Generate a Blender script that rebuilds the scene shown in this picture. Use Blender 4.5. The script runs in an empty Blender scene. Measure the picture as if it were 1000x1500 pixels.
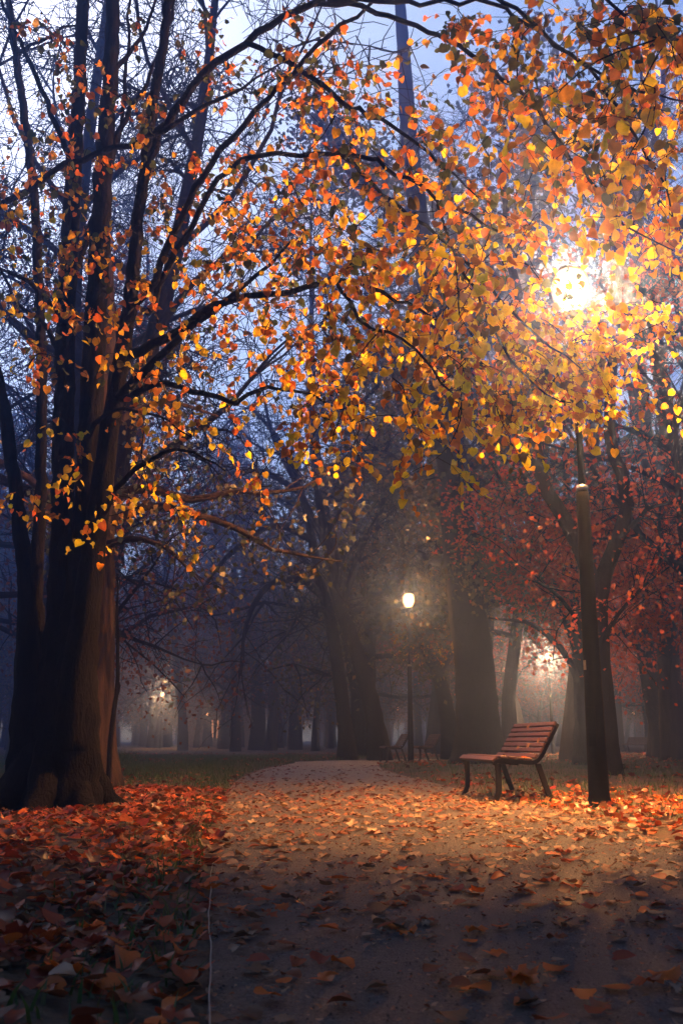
import bpy, math, random
import numpy as np
from mathutils import Vector, Matrix

R = math.radians
rng = np.random.default_rng(11)
random.seed(11)
scene = bpy.context.scene
COL = scene.collection

# ------------------------------------------------------------------ camera
FPX, CAM_H, PITCH = 1458.0, 0.62, R(12.94)
cam_d = bpy.data.cameras.new('camera')
cam_d.sensor_fit = 'VERTICAL'
cam_d.sensor_height = 36.0
cam_d.lens = 35.0
cam_d.clip_start = 0.05
cam_d.clip_end = 3000
cam_d.dof.use_dof = True
cam_d.dof.focus_distance = 8.5
cam_d.dof.aperture_fstop = 7.0
cam = bpy.data.objects.new('camera', cam_d)
COL.objects.link(cam)
cam.location = (0, 0, CAM_H)
cam.rotation_euler = (R(90) + PITCH, 0, 0)
scene.camera = cam

# ------------------------------------------------------------------ world, sun, exposure
SKY_STRENGTH, SUN_EL, SUN_ROT = 0.15, R(42.0), R(-30)
world = bpy.data.worlds.new('World')
scene.world = world
world.use_nodes = True
wn, wl = world.node_tree.nodes, world.node_tree.links
wn.clear()
sky = wn.new('ShaderNodeTexSky')
sky.sky_type = 'NISHITA'
sky.sun_disc = False
sky.sun_elevation = SUN_EL
sky.sun_rotation = SUN_ROT
sky.air_density = 1.0
sky.dust_density = 1.6
sky.ozone_density = 6.5
bg = wn.new('ShaderNodeBackground')
bg.inputs['Strength'].default_value = SKY_STRENGTH
wo = wn.new('ShaderNodeOutputWorld')
wl.new(sky.outputs[0], bg.inputs[0])
wl.new(bg.outputs[0], wo.inputs[0])
sun_d = bpy.data.lights.new('sun', 'SUN')
sun_d.energy = 0.01
sun_d.angle = R(30)
sun_d.color = (1.0, 0.9, 0.8)
sun = bpy.data.objects.new('sun', sun_d)
COL.objects.link(sun)
sun.rotation_euler = (R(60), 0, SUN_ROT)

vs = scene.view_settings
vs.view_transform = 'Standard'
vs.look = 'None'
vs.exposure = 0.55
vs.gamma = 1.0
vs.use_curve_mapping = False
scene.display_settings.display_device = 'sRGB'
scene.render.engine = 'CYCLES'
cy = scene.cycles
cy.use_denoising = True
cy.use_adaptive_sampling = False
cy.max_bounces = 6
cy.diffuse_bounces = 2
cy.glossy_bounces = 2
cy.transmission_bounces = 4
cy.transparent_max_bounces = 8
cy.volume_bounces = 0
cy.sample_clamp_indirect = 4.0
cy.sample_clamp_direct = 0.0

# ------------------------------------------------------------------ helpers
PI2 = 2 * math.pi
CP, SP = math.cos(PITCH), math.sin(PITCH)

def at(px, py, d):
    """world point seen at a photo pixel, d metres ahead of the camera"""
    u, v = (px - 500) / FPX, (750 - py) / FPX
    t = d / (CP - v * SP)
    return np.array([u * t, d, CAM_H + t * (SP + v * CP)])

def ground_at(px, py):
    u, v = (px - 500) / FPX, (750 - py) / FPX
    dz = SP + v * CP
    t = -CAM_H / dz
    return np.array([u * t, (CP - v * SP) * t, 0.0])

def node_mat(name):
    m = bpy.data.materials.new(name)
    m.use_nodes = True
    nt = m.node_tree
    nt.nodes.clear()
    out = nt.nodes.new('ShaderNodeOutputMaterial')
    return m, nt, out

def ramp(nt, stops):
    r = nt.nodes.new('ShaderNodeValToRGB')
    e = r.color_ramp.elements
    while len(e) < len(stops):
        e.new(0.5)
    for k, (p, c) in enumerate(stops):
        e[k].position = p
        e[k].color = (*c, 1)
    return r

def noise(nt, scale, detail=4, rough=0.6, coord='Object', stretch=None):
    tc = nt.nodes.new('ShaderNodeTexCoord')
    n = nt.nodes.new('ShaderNodeTexNoise')
    n.inputs['Scale'].default_value = scale
    n.inputs['Detail'].default_value = detail
    n.inputs['Roughness'].default_value = rough
    if stretch:
        mp = nt.nodes.new('ShaderNodeMapping')
        mp.inputs['Scale'].default_value = stretch
        nt.links.new(tc.outputs[coord], mp.inputs[0])
        nt.links.new(mp.outputs[0], n.inputs['Vector'])
    else:
        nt.links.new(tc.outputs[coord], n.inputs['Vector'])
    return n

def bump(nt, src, strength, dist):
    b = nt.nodes.new('ShaderNodeBump')
    b.inputs['Strength'].default_value = strength
    b.inputs['Distance'].default_value = dist
    nt.links.new(src, b.inputs['Height'])
    return b

def mat_noise(name, stops, scale, rough=0.9, bump_s=0.0, bump_d=0.02, stretch=None, detail=5, spec=0.3, fine=None):
    m, nt, out = node_mat(name)
    p = nt.nodes.new('ShaderNodeBsdfPrincipled')
    n = noise(nt, scale, detail, 0.65, stretch=stretch)
    r = ramp(nt, stops)
    nt.links.new(n.outputs['Fac'], r.inputs[0])
    nt.links.new(r.outputs[0], p.inputs['Base Color'])
    p.inputs['Roughness'].default_value = rough
    p.inputs['Specular IOR Level'].default_value = spec
    if bump_s:
        src = n
        if fine:
            src = noise(nt, fine, 6, 0.7, stretch=stretch)
        b = bump(nt, src.outputs['Fac'], bump_s, bump_d)
        nt.links.new(b.outputs[0], p.inputs['Normal'])
    nt.links.new(p.outputs[0], out.inputs[0])
    return m

def mat_leaf(name, stops, trans=0.5, gloss=0.06, rough=0.4, source='island', ripen_dim=False):
    m, nt, out = node_mat(name)
    if source == 'island':
        g = nt.nodes.new('ShaderNodeNewGeometry')
        src = g.outputs['Random Per Island']
        if ripen_dim:   # higher leaves have turned further; left ones are browned to imitate weaker lamplight
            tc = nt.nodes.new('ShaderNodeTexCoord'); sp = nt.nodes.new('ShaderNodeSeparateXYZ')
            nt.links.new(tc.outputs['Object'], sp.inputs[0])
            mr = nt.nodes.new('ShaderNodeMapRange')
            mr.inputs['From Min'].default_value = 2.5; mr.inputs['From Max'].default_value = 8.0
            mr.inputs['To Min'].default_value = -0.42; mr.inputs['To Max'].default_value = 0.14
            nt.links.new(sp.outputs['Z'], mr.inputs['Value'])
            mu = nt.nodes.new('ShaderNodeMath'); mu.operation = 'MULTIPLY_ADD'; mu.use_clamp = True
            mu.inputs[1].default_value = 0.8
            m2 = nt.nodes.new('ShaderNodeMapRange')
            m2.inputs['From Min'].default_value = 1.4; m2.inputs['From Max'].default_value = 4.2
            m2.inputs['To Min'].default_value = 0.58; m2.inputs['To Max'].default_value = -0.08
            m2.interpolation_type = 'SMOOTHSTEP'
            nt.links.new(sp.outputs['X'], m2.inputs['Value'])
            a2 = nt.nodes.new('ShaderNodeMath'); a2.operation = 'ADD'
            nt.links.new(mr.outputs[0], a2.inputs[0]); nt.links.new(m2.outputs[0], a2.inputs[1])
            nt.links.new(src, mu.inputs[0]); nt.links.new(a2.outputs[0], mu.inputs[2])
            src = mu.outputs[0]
    else:
        g = nt.nodes.new('ShaderNodeAttribute')
        g.attribute_name = 'tint'
        src = g.outputs['Fac']
    r = ramp(nt, stops)
    nt.links.new(src, r.inputs[0])
    n = noise(nt, 35, 3)
    mx = nt.nodes.new('ShaderNodeMix')
    mx.data_type = 'RGBA'
    mx.blend_type = 'MULTIPLY'
    mx.inputs['Factor'].default_value = 0.55
    nr = ramp(nt, [(0.3, (0.55, 0.5, 0.45)), (0.6, (1.15, 1.1, 1.05))])
    nt.links.new(n.outputs['Fac'], nr.inputs[0])
    nt.links.new(r.outputs[0], mx.inputs['A'])
    nt.links.new(nr.outputs[0], mx.inputs['B'])
    colr = mx.outputs['Result']
    d = nt.nodes.new('ShaderNodeBsdfDiffuse')
    t = nt.nodes.new('ShaderNodeBsdfTranslucent')
    gl = nt.nodes.new('ShaderNodeBsdfGlossy')
    gl.inputs['Roughness'].default_value = rough
    nt.links.new(colr, d.inputs['Color'])
    nt.links.new(colr, t.inputs['Color'])
    a = nt.nodes.new('ShaderNodeMixShader')
    a.inputs[0].default_value = trans
    nt.links.new(d.outputs[0], a.inputs[1])
    nt.links.new(t.outputs[0], a.inputs[2])
    b = nt.nodes.new('ShaderNodeMixShader')
    b.inputs[0].default_value = gloss
    nt.links.new(a.outputs[0], b.inputs[1])
    nt.links.new(gl.outputs[0], b.inputs[2])
    nt.links.new(b.outputs[0], out.inputs[0])
    return m

def mat_plain(name, c, rough=0.5, metal=0.0, spec=0.5, var=0.25, scale=12):
    m, nt, out = node_mat(name)
    p = nt.nodes.new('ShaderNodeBsdfPrincipled')
    n = noise(nt, scale, 4)
    lo = tuple(x * (1 - var) for x in c)
    hi = tuple(min(1, x * (1 + var)) for x in c)
    r = ramp(nt, [(0.3, lo), (0.7, hi)])
    nt.links.new(n.outputs['Fac'], r.inputs[0])
    nt.links.new(r.outputs[0], p.inputs['Base Color'])
    p.inputs['Roughness'].default_value = rough
    p.inputs['Metallic'].default_value = metal
    p.inputs['Specular IOR Level'].default_value = spec
    nt.links.new(p.outputs[0], out.inputs[0])
    return m

def mat_emit(name, c, s):
    m, nt, out = node_mat(name)
    e = nt.nodes.new('ShaderNodeEmission')
    e.inputs[0].default_value = (*c, 1)
    e.inputs[1].default_value = s
    nt.links.new(e.outputs[0], out.inputs[0])
    return m

def tag(o, label=None, cat=None, group=None, kind=None):
    if label: o['label'] = label
    if cat: o['category'] = cat
    if group: o['group'] = group
    if kind: o['kind'] = kind
    return o

def empty(name, loc=(0, 0, 0), rz=0):
    o = bpy.data.objects.new(name, None)
    COL.objects.link(o)
    o.location = loc
    o.rotation_euler = (0, 0, rz)
    return o

def copy_tree(o, parent=None):
    c = o.copy()
    COL.objects.link(c)
    if parent is not None:
        c.parent = parent
    for ch in list(o.children):
        copy_tree(ch, c)
    return c

class MB:
    """collects faces and makes ONE mesh object of them"""
    def __init__(self):
        self.v, self.f, self.n, self.tint = [], [], 0, []
    def add(self, verts, faces, tint=0.0):
        verts = np.asarray(verts, float).reshape(-1, 3)
        self.v.append(verts)
        k = self.n
        for f in faces:
            self.f.append([i + k for i in f])
        self.tint.append((len(faces), tint))
        self.n += len(verts)
    def tube(self, pts, rad, sides=8, cap=True, lump=0.0, ph=0.0):
        pts = np.asarray(pts, float)
        m = len(pts)
        rad = np.broadcast_to(np.asarray(rad, float), (m,))
        tan = np.gradient(pts, axis=0)
        tan /= np.linalg.norm(tan, axis=1)[:, None] + 1e-9
        ref = np.array([0, 1.0, 0.05]) if abs(tan[0][1]) < 0.8 else np.array([1.0, 0, 0])
        th = np.arange(sides) * 2 * math.pi / sides
        vs_ = np.empty((m, sides, 3))
        for i in range(m):
            ref = ref - tan[i] * np.dot(ref, tan[i])
            ref /= np.linalg.norm(ref) + 1e-9
            b = np.cross(tan[i], ref)
            r = rad[i]
            if lump:
                rr = r * (1 + lump * (0.5 * np.sin(3 * th + ph + i * .13) + 0.35 * np.sin(5 * th - ph * 2 + i * .21)
                                      + 0.3 * np.sin(9 * th + i * .37 + ph)) + lump * 0.5 * rng.normal(size=sides))
            else:
                rr = np.full(sides, r)
            vs_[i] = pts[i] + rr[:, None] * (np.cos(th)[:, None] * ref + np.sin(th)[:, None] * b)
        k = self.n
        self.v.append(vs_.reshape(-1, 3))
        nf = 0
        for i in range(m - 1):
            for j in range(sides):
                j2 = (j + 1) % sides
                self.f.append([k + i * sides + j, k + i * sides + j2, k + (i + 1) * sides + j2, k + (i + 1) * sides + j])
                nf += 1
        if cap:
            self.f.append([k + j for j in range(sides)][::-1])
            self.f.append([k + (m - 1) * sides + j for j in range(sides)])
            nf += 2
        self.n += m * sides
        self.tint.append((nf, 0.0))
    def box(self, c, s, rot=None, bev=0.0):
        x, y, z = np.asarray(s, float) / 2
        if bev:
            b = bev
            V = []
            for zz, ins in ((-z, b), (-z + b, 0), (z - b, 0), (z, b)):
                for sx, sy in ((-1, -1), (1, -1), (1, 1), (-1, 1)):
                    V.append((sx * (x - ins), sy * (y - ins), zz))
            F = [[3, 2, 1, 0], [12, 13, 14, 15]]
            for r_ in range(3):
                for j in range(4):
                    j2 = (j + 1) % 4
                    F.append([r_ * 4 + j, r_ * 4 + j2, r_ * 4 + 4 + j2, r_ * 4 + 4 + j])
        else:
            V = [(-x, -y, -z), (x, -y, -z), (x, y, -z), (-x, y, -z), (-x, -y, z), (x, -y, z), (x, y, z), (-x, y, z)]
            F = [[3, 2, 1, 0], [4, 5, 6, 7], [0, 1, 5, 4], [1, 2, 6, 5], [2, 3, 7, 6], [3, 0, 4, 7]]
        V = np.array(V)
        if rot is not None:
            V = V @ np.asarray(rot).T
        self.add(V + np.asarray(c), F)
    def lathe(self, prof, seg=24, c=(0, 0, 0)):
        V = []
        for r, z in prof:
            for j in range(seg):
                t = j * 2 * math.pi / seg
                V.append((c[0] + r * math.cos(t), c[1] + r * math.sin(t), c[2] + z))
        F = []
        for i in range(len(prof) - 1):
            for j in range(seg):
                j2 = (j + 1) % seg
                F.append([i * seg + j, i * seg + j2, (i + 1) * seg + j2, (i + 1) * seg + j])
        F.append([j for j in range(seg)][::-1])
        F.append([(len(prof) - 1) * seg + j for j in range(seg)])
        self.add(V, F)
    def mesh(self, name, smooth=True, tint=False):
        V = np.concatenate(self.v) if self.v else np.zeros((0, 3))
        me = bpy.data.meshes.new(name)
        me.vertices.add(len(V))
        me.vertices.foreach_set('co', V.astype(np.float32).ravel())
        ls = np.array([len(f) for f in self.f], np.int32)
        li = np.concatenate([np.asarray(f, np.int32) for f in self.f]) if self.f else np.zeros(0, np.int32)
        me.loops.add(len(li))
        me.loops.foreach_set('vertex_index', li)
        me.polygons.add(len(ls))
        st = np.concatenate([[0], np.cumsum(ls)[:-1]]).astype(np.int32)
        me.polygons.foreach_set('loop_start', st)
        me.polygons.foreach_set('loop_total', ls)
        me.polygons.foreach_set('use_smooth', np.full(len(ls), smooth))
        me.update(calc_edges=True)
        return me
    def build(self, name, mat, parent=None, smooth=True):
        me = self.mesh(name, smooth)
        o = bpy.data.objects.new(name, me)
        COL.objects.link(o)
        if mat: me.materials.append(mat)
        if parent is not None: o.parent = parent
        return o

# leaf templates: x across, y towards the tip, z up; base of the blade at the origin, length 1
def heart(curl=0.15, fold=0.18):
    half = [(0, 0.04), (0.22, -0.08), (0.43, 0.08), (0.5, 0.36), (0.42, 0.64), (0.2, 0.87), (0, 1.04)]
    mid = [(0, 0.04), (0, 0.36), (0, 0.7), (0, 1.06)]
    V, F = [], []
    z = lambda x, y: fold * abs(x) - curl * (y - 0.4) ** 2 - 0.25 * curl * math.sin(5 * x + 3 * y)
    V.append((0, 0.04, z(0, .04))); V.append((0, 0.4, z(0, .4))); V.append((0, 0.75, z(0, .75))); V.append((0, 1.06, z(0, 1.06)))
    for s in (1, -1):
        k = len(V)
        for x, y in half[1:-1]:
            V.append((s * x, y, z(s * x, y)))
        q = [[0, k, k + 1, 1], [1, k + 1, k + 2], [1, k + 2, k + 3, 2], [2, k + 3, k + 4, 3]]
        F += q if s > 0 else [f[::-1] for f in q]
    return np.array(V), F

def maple(curl=0.3, fold=0.1, ph=0.0):
    out = [(0.02, 0), (0.25, -0.08), (0.42, 0.08), (0.30, 0.17), (0.62, 0.42), (0.42, 0.46), (0.40, 0.58), (0.22, 0.55),
           (0.24, 0.74), (0.12, 0.76), (0, 1.0)]
    V, F = [], []
    z = lambda x, y: fold * abs(x) + curl * (x * x + (y - .4) ** 2) - 0.3 * curl * math.sin(6 * x + 5 * y + ph)
    V.append((0, 0.35, z(0, .35)))
    ring = [(x, y) for x, y in out] + [(-x, y) for x, y in out[-2::-1]]
    for x, y in ring:
        V.append((x, y, z(x, y)))
    n = len(ring)
    for i in range(n):
        F.append([0, 1 + i, 1 + (i + 1) % n])
    return np.array(V), F

def quadleaf():
    V = np.array([(0, 0, 0), (0.36, 0.45, 0.08), (0, 1, -0.05), (-0.36, 0.45, 0.08)])
    return V, [[0, 1, 2, 3]]

def leaves_into(mb, tmpl, P, Y, N, S):
    """many leaves: P base, Y tip direction, N approximate normal, S size"""
    V, F = tmpl
    P, Y, N = np.asarray(P, float), np.asarray(Y, float), np.asarray(N, float)
    Y = Y / (np.linalg.norm(Y, axis=1)[:, None] + 1e-9)
    X = np.cross(Y, N)
    X /= np.linalg.norm(X, axis=1)[:, None] + 1e-9
    Z = np.cross(X, Y)
    S = np.asarray(S, float)[:, None, None]
    A = (V[None, :, 0:1] * X[:, None, :] + V[None, :, 1:2] * Y[:, None, :] + V[None, :, 2:3] * Z[:, None, :]) * S + P[:, None, :]
    k = mb.n
    nv = len(V)
    mb.v.append(A.reshape(-1, 3))
    for i in range(len(P)):
        o = k + i * nv
        for f in F:
            mb.f.append([o + q for q in f])
    mb.n += len(P) * nv

def unit(n):
    v = rng.normal(size=(n, 3))
    return v / np.linalg.norm(v, axis=1)[:, None]

def smooth_line(pts, rad, step):
    """Catmull-Rom through the points, about one sample each step metres"""
    P = np.asarray(pts, float)
    r = np.asarray(rad, float)
    Q = np.vstack([2 * P[0] - P[1], P, 2 * P[-1] - P[-2]])
    op, orr = [], []
    for i in range(len(P) - 1):
        p0, p1, p2, p3 = Q[i:i + 4]
        n = max(2, int(np.linalg.norm(p2 - p1) / step))
        for k in range(n):
            t = k / n
            op.append(0.5 * ((2 * p1) + (-p0 + p2) * t + (2 * p0 - 5 * p1 + 4 * p2 - p3) * t * t + (-p0 + 3 * p1 - 3 * p2 + p3) * t ** 3))
            orr.append(r[i] * (1 - t) + r[i + 1] * t)
    op.append(P[-1]); orr.append(r[-1])
    return np.array(op), np.array(orr)

def wander(p, d, length, n, bend=0.25, up=0.0):
    pts = [np.array(p, float)]
    d = np.array(d, float); d /= np.linalg.norm(d)
    s = length / n
    for _ in range(n):
        d = d + bend * rng.normal(size=3) * 0.5 + np.array([0, 0, up])
        d /= np.linalg.norm(d)
        pts.append(pts[-1] + d * s)
    return np.array(pts), d

# ------------------------------------------------------------------ materials
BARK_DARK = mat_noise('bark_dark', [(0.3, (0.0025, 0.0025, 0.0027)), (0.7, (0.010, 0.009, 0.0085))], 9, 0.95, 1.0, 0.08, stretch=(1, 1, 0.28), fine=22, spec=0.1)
BARK_BROWN = mat_noise('bark_brown', [(0.3, (0.012, 0.008, 0.006)), (0.7, (0.06, 0.035, 0.023))], 12, 0.95, 1.0, 0.05, stretch=(1, 1, 0.09), fine=16)
BARK_GREY = mat_noise('bark_grey', [(0.3, (0.02, 0.018, 0.017)), (0.7, (0.06, 0.05, 0.045))], 8, 0.95, 0.8, 0.03, stretch=(1, 1, 0.15))
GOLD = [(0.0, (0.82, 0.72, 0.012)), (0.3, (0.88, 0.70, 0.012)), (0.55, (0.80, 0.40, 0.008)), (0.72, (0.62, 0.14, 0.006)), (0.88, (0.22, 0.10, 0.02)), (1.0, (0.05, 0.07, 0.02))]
LEAF_GOLD = mat_leaf('leaf_gold', GOLD, 0.62, 0.03, ripen_dim=True)
LEAF_RUST = mat_leaf('leaf_rust', [(0, (0.5, 0.085, 0.018)), (0.5, (0.40, 0.05, 0.016)), (0.8, (0.55, 0.14, 0.018)), (1, (0.12, 0.03, 0.02))], 0.45, 0.03)
LEAF_DARK = mat_leaf('leaf_dark', [(0, (0.03, 0.05, 0.03)), (0.5, (0.06, 0.075, 0.03)), (0.85, (0.10, 0.08, 0.025)), (1, (0.28, 0.15, 0.03))], 0.4, 0.05)
LEAF_PURPLE = mat_leaf('leaf_purple', [(0, (0.08, 0.03, 0.035)), (0.6, (0.13, 0.045, 0.035)), (1, (0.22, 0.08, 0.03))], 0.4, 0.03)
LITTER_STOPS = [(0.0, (0.26, 0.05, 0.01)), (0.18, (0.17, 0.025, 0.012)), (0.35, (0.085, 0.03, 0.016)), (0.55, (0.42, 0.10, 0.012)), (0.7, (0.07, 0.038, 0.024)), (0.86, (0.15, 0.085, 0.05)), (1.0, (0.035, 0.018, 0.012))]
LITTER = mat_leaf('leaf_litter', LITTER_STOPS, 0.25, 0.035, 0.4)
FALLEN = mat_leaf('fallen_leaf', LITTER_STOPS, 0.25, 0.04, 0.4, source='attr')
PALE_STOPS = [(0.0, (0.16, 0.10, 0.06)), (0.3, (0.24, 0.175, 0.12)), (0.55, (0.2, 0.08, 0.03)), (0.75, (0.16, 0.04, 0.015)), (1.0, (0.16, 0.09, 0.055))]
LITTER_PALE = mat_leaf('leaf_litter_pale', PALE_STOPS, 0.2, 0.035, 0.45)
GRASS = mat_leaf('grass', [(0, (0.03, 0.07, 0.02)), (0.7, (0.05, 0.10, 0.03)), (1, (0.10, 0.10, 0.035))], 0.3, 0.03)
IRON = mat_plain('black_iron', (0.004, 0.0045, 0.006), 0.7, 0.0, 0.06)
BENCH_WOOD = mat_noise('bench_wood', [(0.3, (0.012, 0.003, 0.004)), (0.5, (0.026, 0.005, 0.007)), (0.72, (0.04, 0.010, 0.012))], 14, 0.6, 0.3, 0.004, stretch=(6, 0.6, 6), spec=0.4)
BENCH_IRON = mat_plain('bench_iron', (0.006, 0.006, 0.008), 0.6, 0.0, 0.15)

# ------------------------------------------------------------------ ground and path
path_left_px = [(296, 1640), (303, 1495), (308, 1400), (312, 1300), (316, 1240), (324, 1190), (334, 1160), (350, 1142), (385, 1127), (430, 1118.5)]
path_right_px = [(2400, 1640), (1900, 1495), (1560, 1400), (1200, 1300), (1000, 1243), (850, 1196), (740, 1172), (655, 1152), (580, 1133), (556, 1122)]
PL = [ground_at(*p)[:2] for p in path_left_px]
PR = [ground_at(*p)[:2] for p in path_right_px]
PL += [np.array([-1.2, 31.0]), np.array([1.5, 34.5]), np.array([9.0, 37.5]), np.array([30.0, 42.0])]
PR += [np.array([1.7, 29.0]), np.array([3.5, 31.5]), np.array([10.0, 34.3]), np.array([31.0, 38.5])]
# keep the near part a gravel path of ordinary width instead of running out for ever
for i, p in enumerate(PR[:5]):
    p[0] = min(p[0], PL[i][0] + 2.9)
PL, PR = np.array(PL), np.array(PR)
PLs, _ = smooth_line(np.c_[PL, np.zeros(len(PL))], np.zeros(len(PL)), 0.4)
seg_l = np.linspace(0, 1, 220)
def resample(P, n):
    out = []
    Q = np.vstack([2 * P[0] - P[1], P, 2 * P[-1] - P[-2]])
    for s in np.linspace(0, len(P) - 1 - 1e-6, n):
        i = int(s); t = s - i
        p0, p1, p2, p3 = Q[i:i + 4]
        out.append(0.5 * ((2 * p1) + (-p0 + p2) * t + (2 * p0 - 5 * p1 + 4 * p2 - p3) * t * t + (-p0 + 3 * p1 - 3 * p2 + p3) * t ** 3))
    return np.array(out)
NPATH = 240
L_, R_ = resample(PL, NPATH), resample(PR, NPATH)
poly = np.vstack([L_, R_[::-1]])

def in_path(xy):
    xy = np.asarray(xy, float)
    x, y = xy[:, 0], xy[:, 1]
    ins = np.zeros(len(xy), bool)
    a, b = poly, np.roll(poly, -1, axis=0)
    for (x1, y1), (x2, y2) in zip(a, b):
        c = ((y1 > y) != (y2 > y))
        if not c.any(): continue
        xi = (x2 - x1) * (y - y1) / (y2 - y1 + 1e-12) + x1
        ins ^= c & (x < xi)
    return ins

def path_dist(xy):
    xy = np.asarray(xy, float)
    out = np.empty(len(xy))
    for i in range(0, len(xy), 4000):
        q = xy[i:i + 4000]
        out[i:i + 4000] = np.min(np.hypot(q[:, None, 0] - poly[None, ::2, 0], q[:, None, 1] - poly[None, ::2, 1]), axis=1)
    return out

def hnoise(x, y):
    return (0.5 * np.sin(1.1 * x + 0.7 * y + 1) * np.sin(0.8 * y - 0.5 * x) + 0.3 * np.sin(2.7 * x - 1.9 * y) * np.sin(2.1 * y + 0.6) + 0.2 * np.sin(6.1 * x + 1.2) * np.sin(5.3 * y))

def gh(xy):
    """ground height: flat under the path, gently uneven beside it"""
    xy = np.asarray(xy, float)
    ins = in_path(xy)
    w = np.clip(path_dist(xy) / 0.7, 0, 1)
    w = np.where(ins, 0, w)
    x, y = xy[:, 0], xy[:, 1]
    h = 0.02 + 0.045 * hnoise(x, y) + 0.02
    h = h + 0.05 * np.exp(-((x + 1.6) / 1.0) ** 2) * (y < 12)
    return w * h * np.clip(1.4 - np.hypot(x, y) / 60, 0.1, 1)

# ground: one sheet, fine near the camera, coarse to the horizon
def axis(lo, hi, fine_lo, fine_hi, step):
    a = [fine_lo]
    s = step
    while a[-1] > lo:
        s *= 1.25; a.append(max(lo, a[-1] - s))
    b = [fine_hi]; s = step
    while b[-1] < hi:
        s *= 1.25; b.append(min(hi, b[-1] + s))
    return np.array(sorted(set(a)) + list(np.arange(fine_lo + step, fine_hi, step)) + b)
gx, gy = axis(-600, 600, -7, 7, 0.14), axis(-60, 900, 0.5, 34, 0.16)
gx, gy = np.unique(np.round(gx, 4)), np.unique(np.round(gy, 4))
GX, GY = np.meshgrid(gx, gy)
gxy = np.c_[GX.ravel(), GY.ravel()]
near = (np.abs(gxy[:, 0]) < 30) & (gxy[:, 1] < 60)
gz = np.zeros(len(gxy))
gz[near] = gh(gxy[near])
nx, ny = len(gx), len(gy)
idx = np.arange(nx * ny).reshape(ny, nx)
gm = MB()
gm.v.append(np.c_[gxy, gz - 0.002]); gm.n = nx * ny
gm.f = np.stack([idx[:-1, :-1], idx[:-1, 1:], idx[1:, 1:], idx[1:, :-1]], -1).reshape(-1, 4).tolist()
m, nt, out = node_mat('ground_soil')
p = nt.nodes.new('ShaderNodeBsdfPrincipled')
n1 = noise(nt, 0.6, 5); n2 = noise(nt, 22, 6, 0.7)
r1 = ramp(nt, [(0.35, (0.022, 0.03, 0.012)), (0.5, (0.045, 0.035, 0.018)), (0.62, (0.11, 0.035, 0.015))])
r2 = ramp(nt, [(0.3, (0.35, 0.35, 0.35)), (0.7, (1.2, 1.1, 1.0))])
mx = nt.nodes.new('ShaderNodeMix'); mx.data_type = 'RGBA'; mx.blend_type = 'MULTIPLY'; mx.inputs['Factor'].default_value = 1
nt.links.new(n1.outputs['Fac'], r1.inputs[0]); nt.links.new(n2.outputs['Fac'], r2.inputs[0])
nt.links.new(r1.outputs[0], mx.inputs['A']); nt.links.new(r2.outputs[0], mx.inputs['B'])
nt.links.new(mx.outputs['Result'], p.inputs['Base Color'])
p.inputs['Roughness'].default_value = 0.95
b = bump(nt, n2.outputs['Fac'], 0.9, 0.03); nt.links.new(b.outputs[0], p.inputs['Normal'])
nt.links.new(p.outputs[0], out.inputs[0])
ground = gm.build('ground', m)
tag(ground, kind='structure')

# path: a sheet of trodden gravel 4 mm above the ground
K = 14
pm = MB()
tt = np.linspace(0, 1, K)
PV = L_[:, None, :] * (1 - tt)[None, :, None] + R_[:, None, :] * tt[None, :, None]
pz = 0.004 + 0.004 * (1 + hnoise(PV[..., 0] * 1.3, PV[..., 1] * 1.3)) * np.sin(tt * math.pi)[None, :]
pm.v.append(np.concatenate([PV, pz[..., None]], -1).reshape(-1, 3)); pm.n = NPATH * K
idx = np.arange(NPATH * K).reshape(NPATH, K)
pm.f = np.stack([idx[:-1, :-1], idx[:-1, 1:], idx[1:, 1:], idx[1:, :-1]], -1).reshape(-1, 4).tolist()
m, nt, out = node_mat('path_gravel')
p = nt.nodes.new('ShaderNodeBsdfPrincipled')
n1 = noise(nt, 1.3, 4); n2 = noise(nt, 110, 3, 0.75); n3 = noise(nt, 40, 5, 0.75)
r1 = ramp(nt, [(0.3, (0.022, 0.021, 0.022)), (0.7, (0.046, 0.040, 0.039))])
r2 = ramp(nt, [(0.36, (0.2, 0.2, 0.21)), (0.5, (0.85, 0.85, 0.85)), (0.64, (2.1, 2.0, 1.95))])
mx = nt.nodes.new('ShaderNodeMix'); mx.data_type = 'RGBA'; mx.blend_type = 'MULTIPLY'; mx.inputs['Factor'].default_value = 1
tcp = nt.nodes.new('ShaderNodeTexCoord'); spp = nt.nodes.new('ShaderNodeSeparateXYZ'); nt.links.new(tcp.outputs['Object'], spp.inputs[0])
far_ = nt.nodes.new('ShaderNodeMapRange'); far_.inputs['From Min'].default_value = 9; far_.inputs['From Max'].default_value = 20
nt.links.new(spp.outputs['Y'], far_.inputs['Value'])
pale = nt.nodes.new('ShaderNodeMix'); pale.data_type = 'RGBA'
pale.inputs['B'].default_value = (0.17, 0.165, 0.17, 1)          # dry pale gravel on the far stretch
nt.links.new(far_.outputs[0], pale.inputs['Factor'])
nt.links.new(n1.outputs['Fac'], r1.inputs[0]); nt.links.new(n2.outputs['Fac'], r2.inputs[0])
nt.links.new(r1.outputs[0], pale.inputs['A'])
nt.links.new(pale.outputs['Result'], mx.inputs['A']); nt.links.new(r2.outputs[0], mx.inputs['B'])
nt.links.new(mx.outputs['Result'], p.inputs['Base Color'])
p.inputs['Roughness'].default_value = 0.7
ad = nt.nodes.new('ShaderNodeMath'); ad.operation = 'ADD'
nt.links.new(n2.outputs['Fac'], ad.inputs[0]); nt.links.new(n3.outputs['Fac'], ad.inputs[1])
b = bump(nt, ad.outputs[0], 1.0, 0.03); nt.links.new(b.outputs[0], p.inputs['Normal'])
nt.links.new(p.outputs[0], out.inputs[0])
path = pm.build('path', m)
tag(path, kind='structure')

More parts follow.
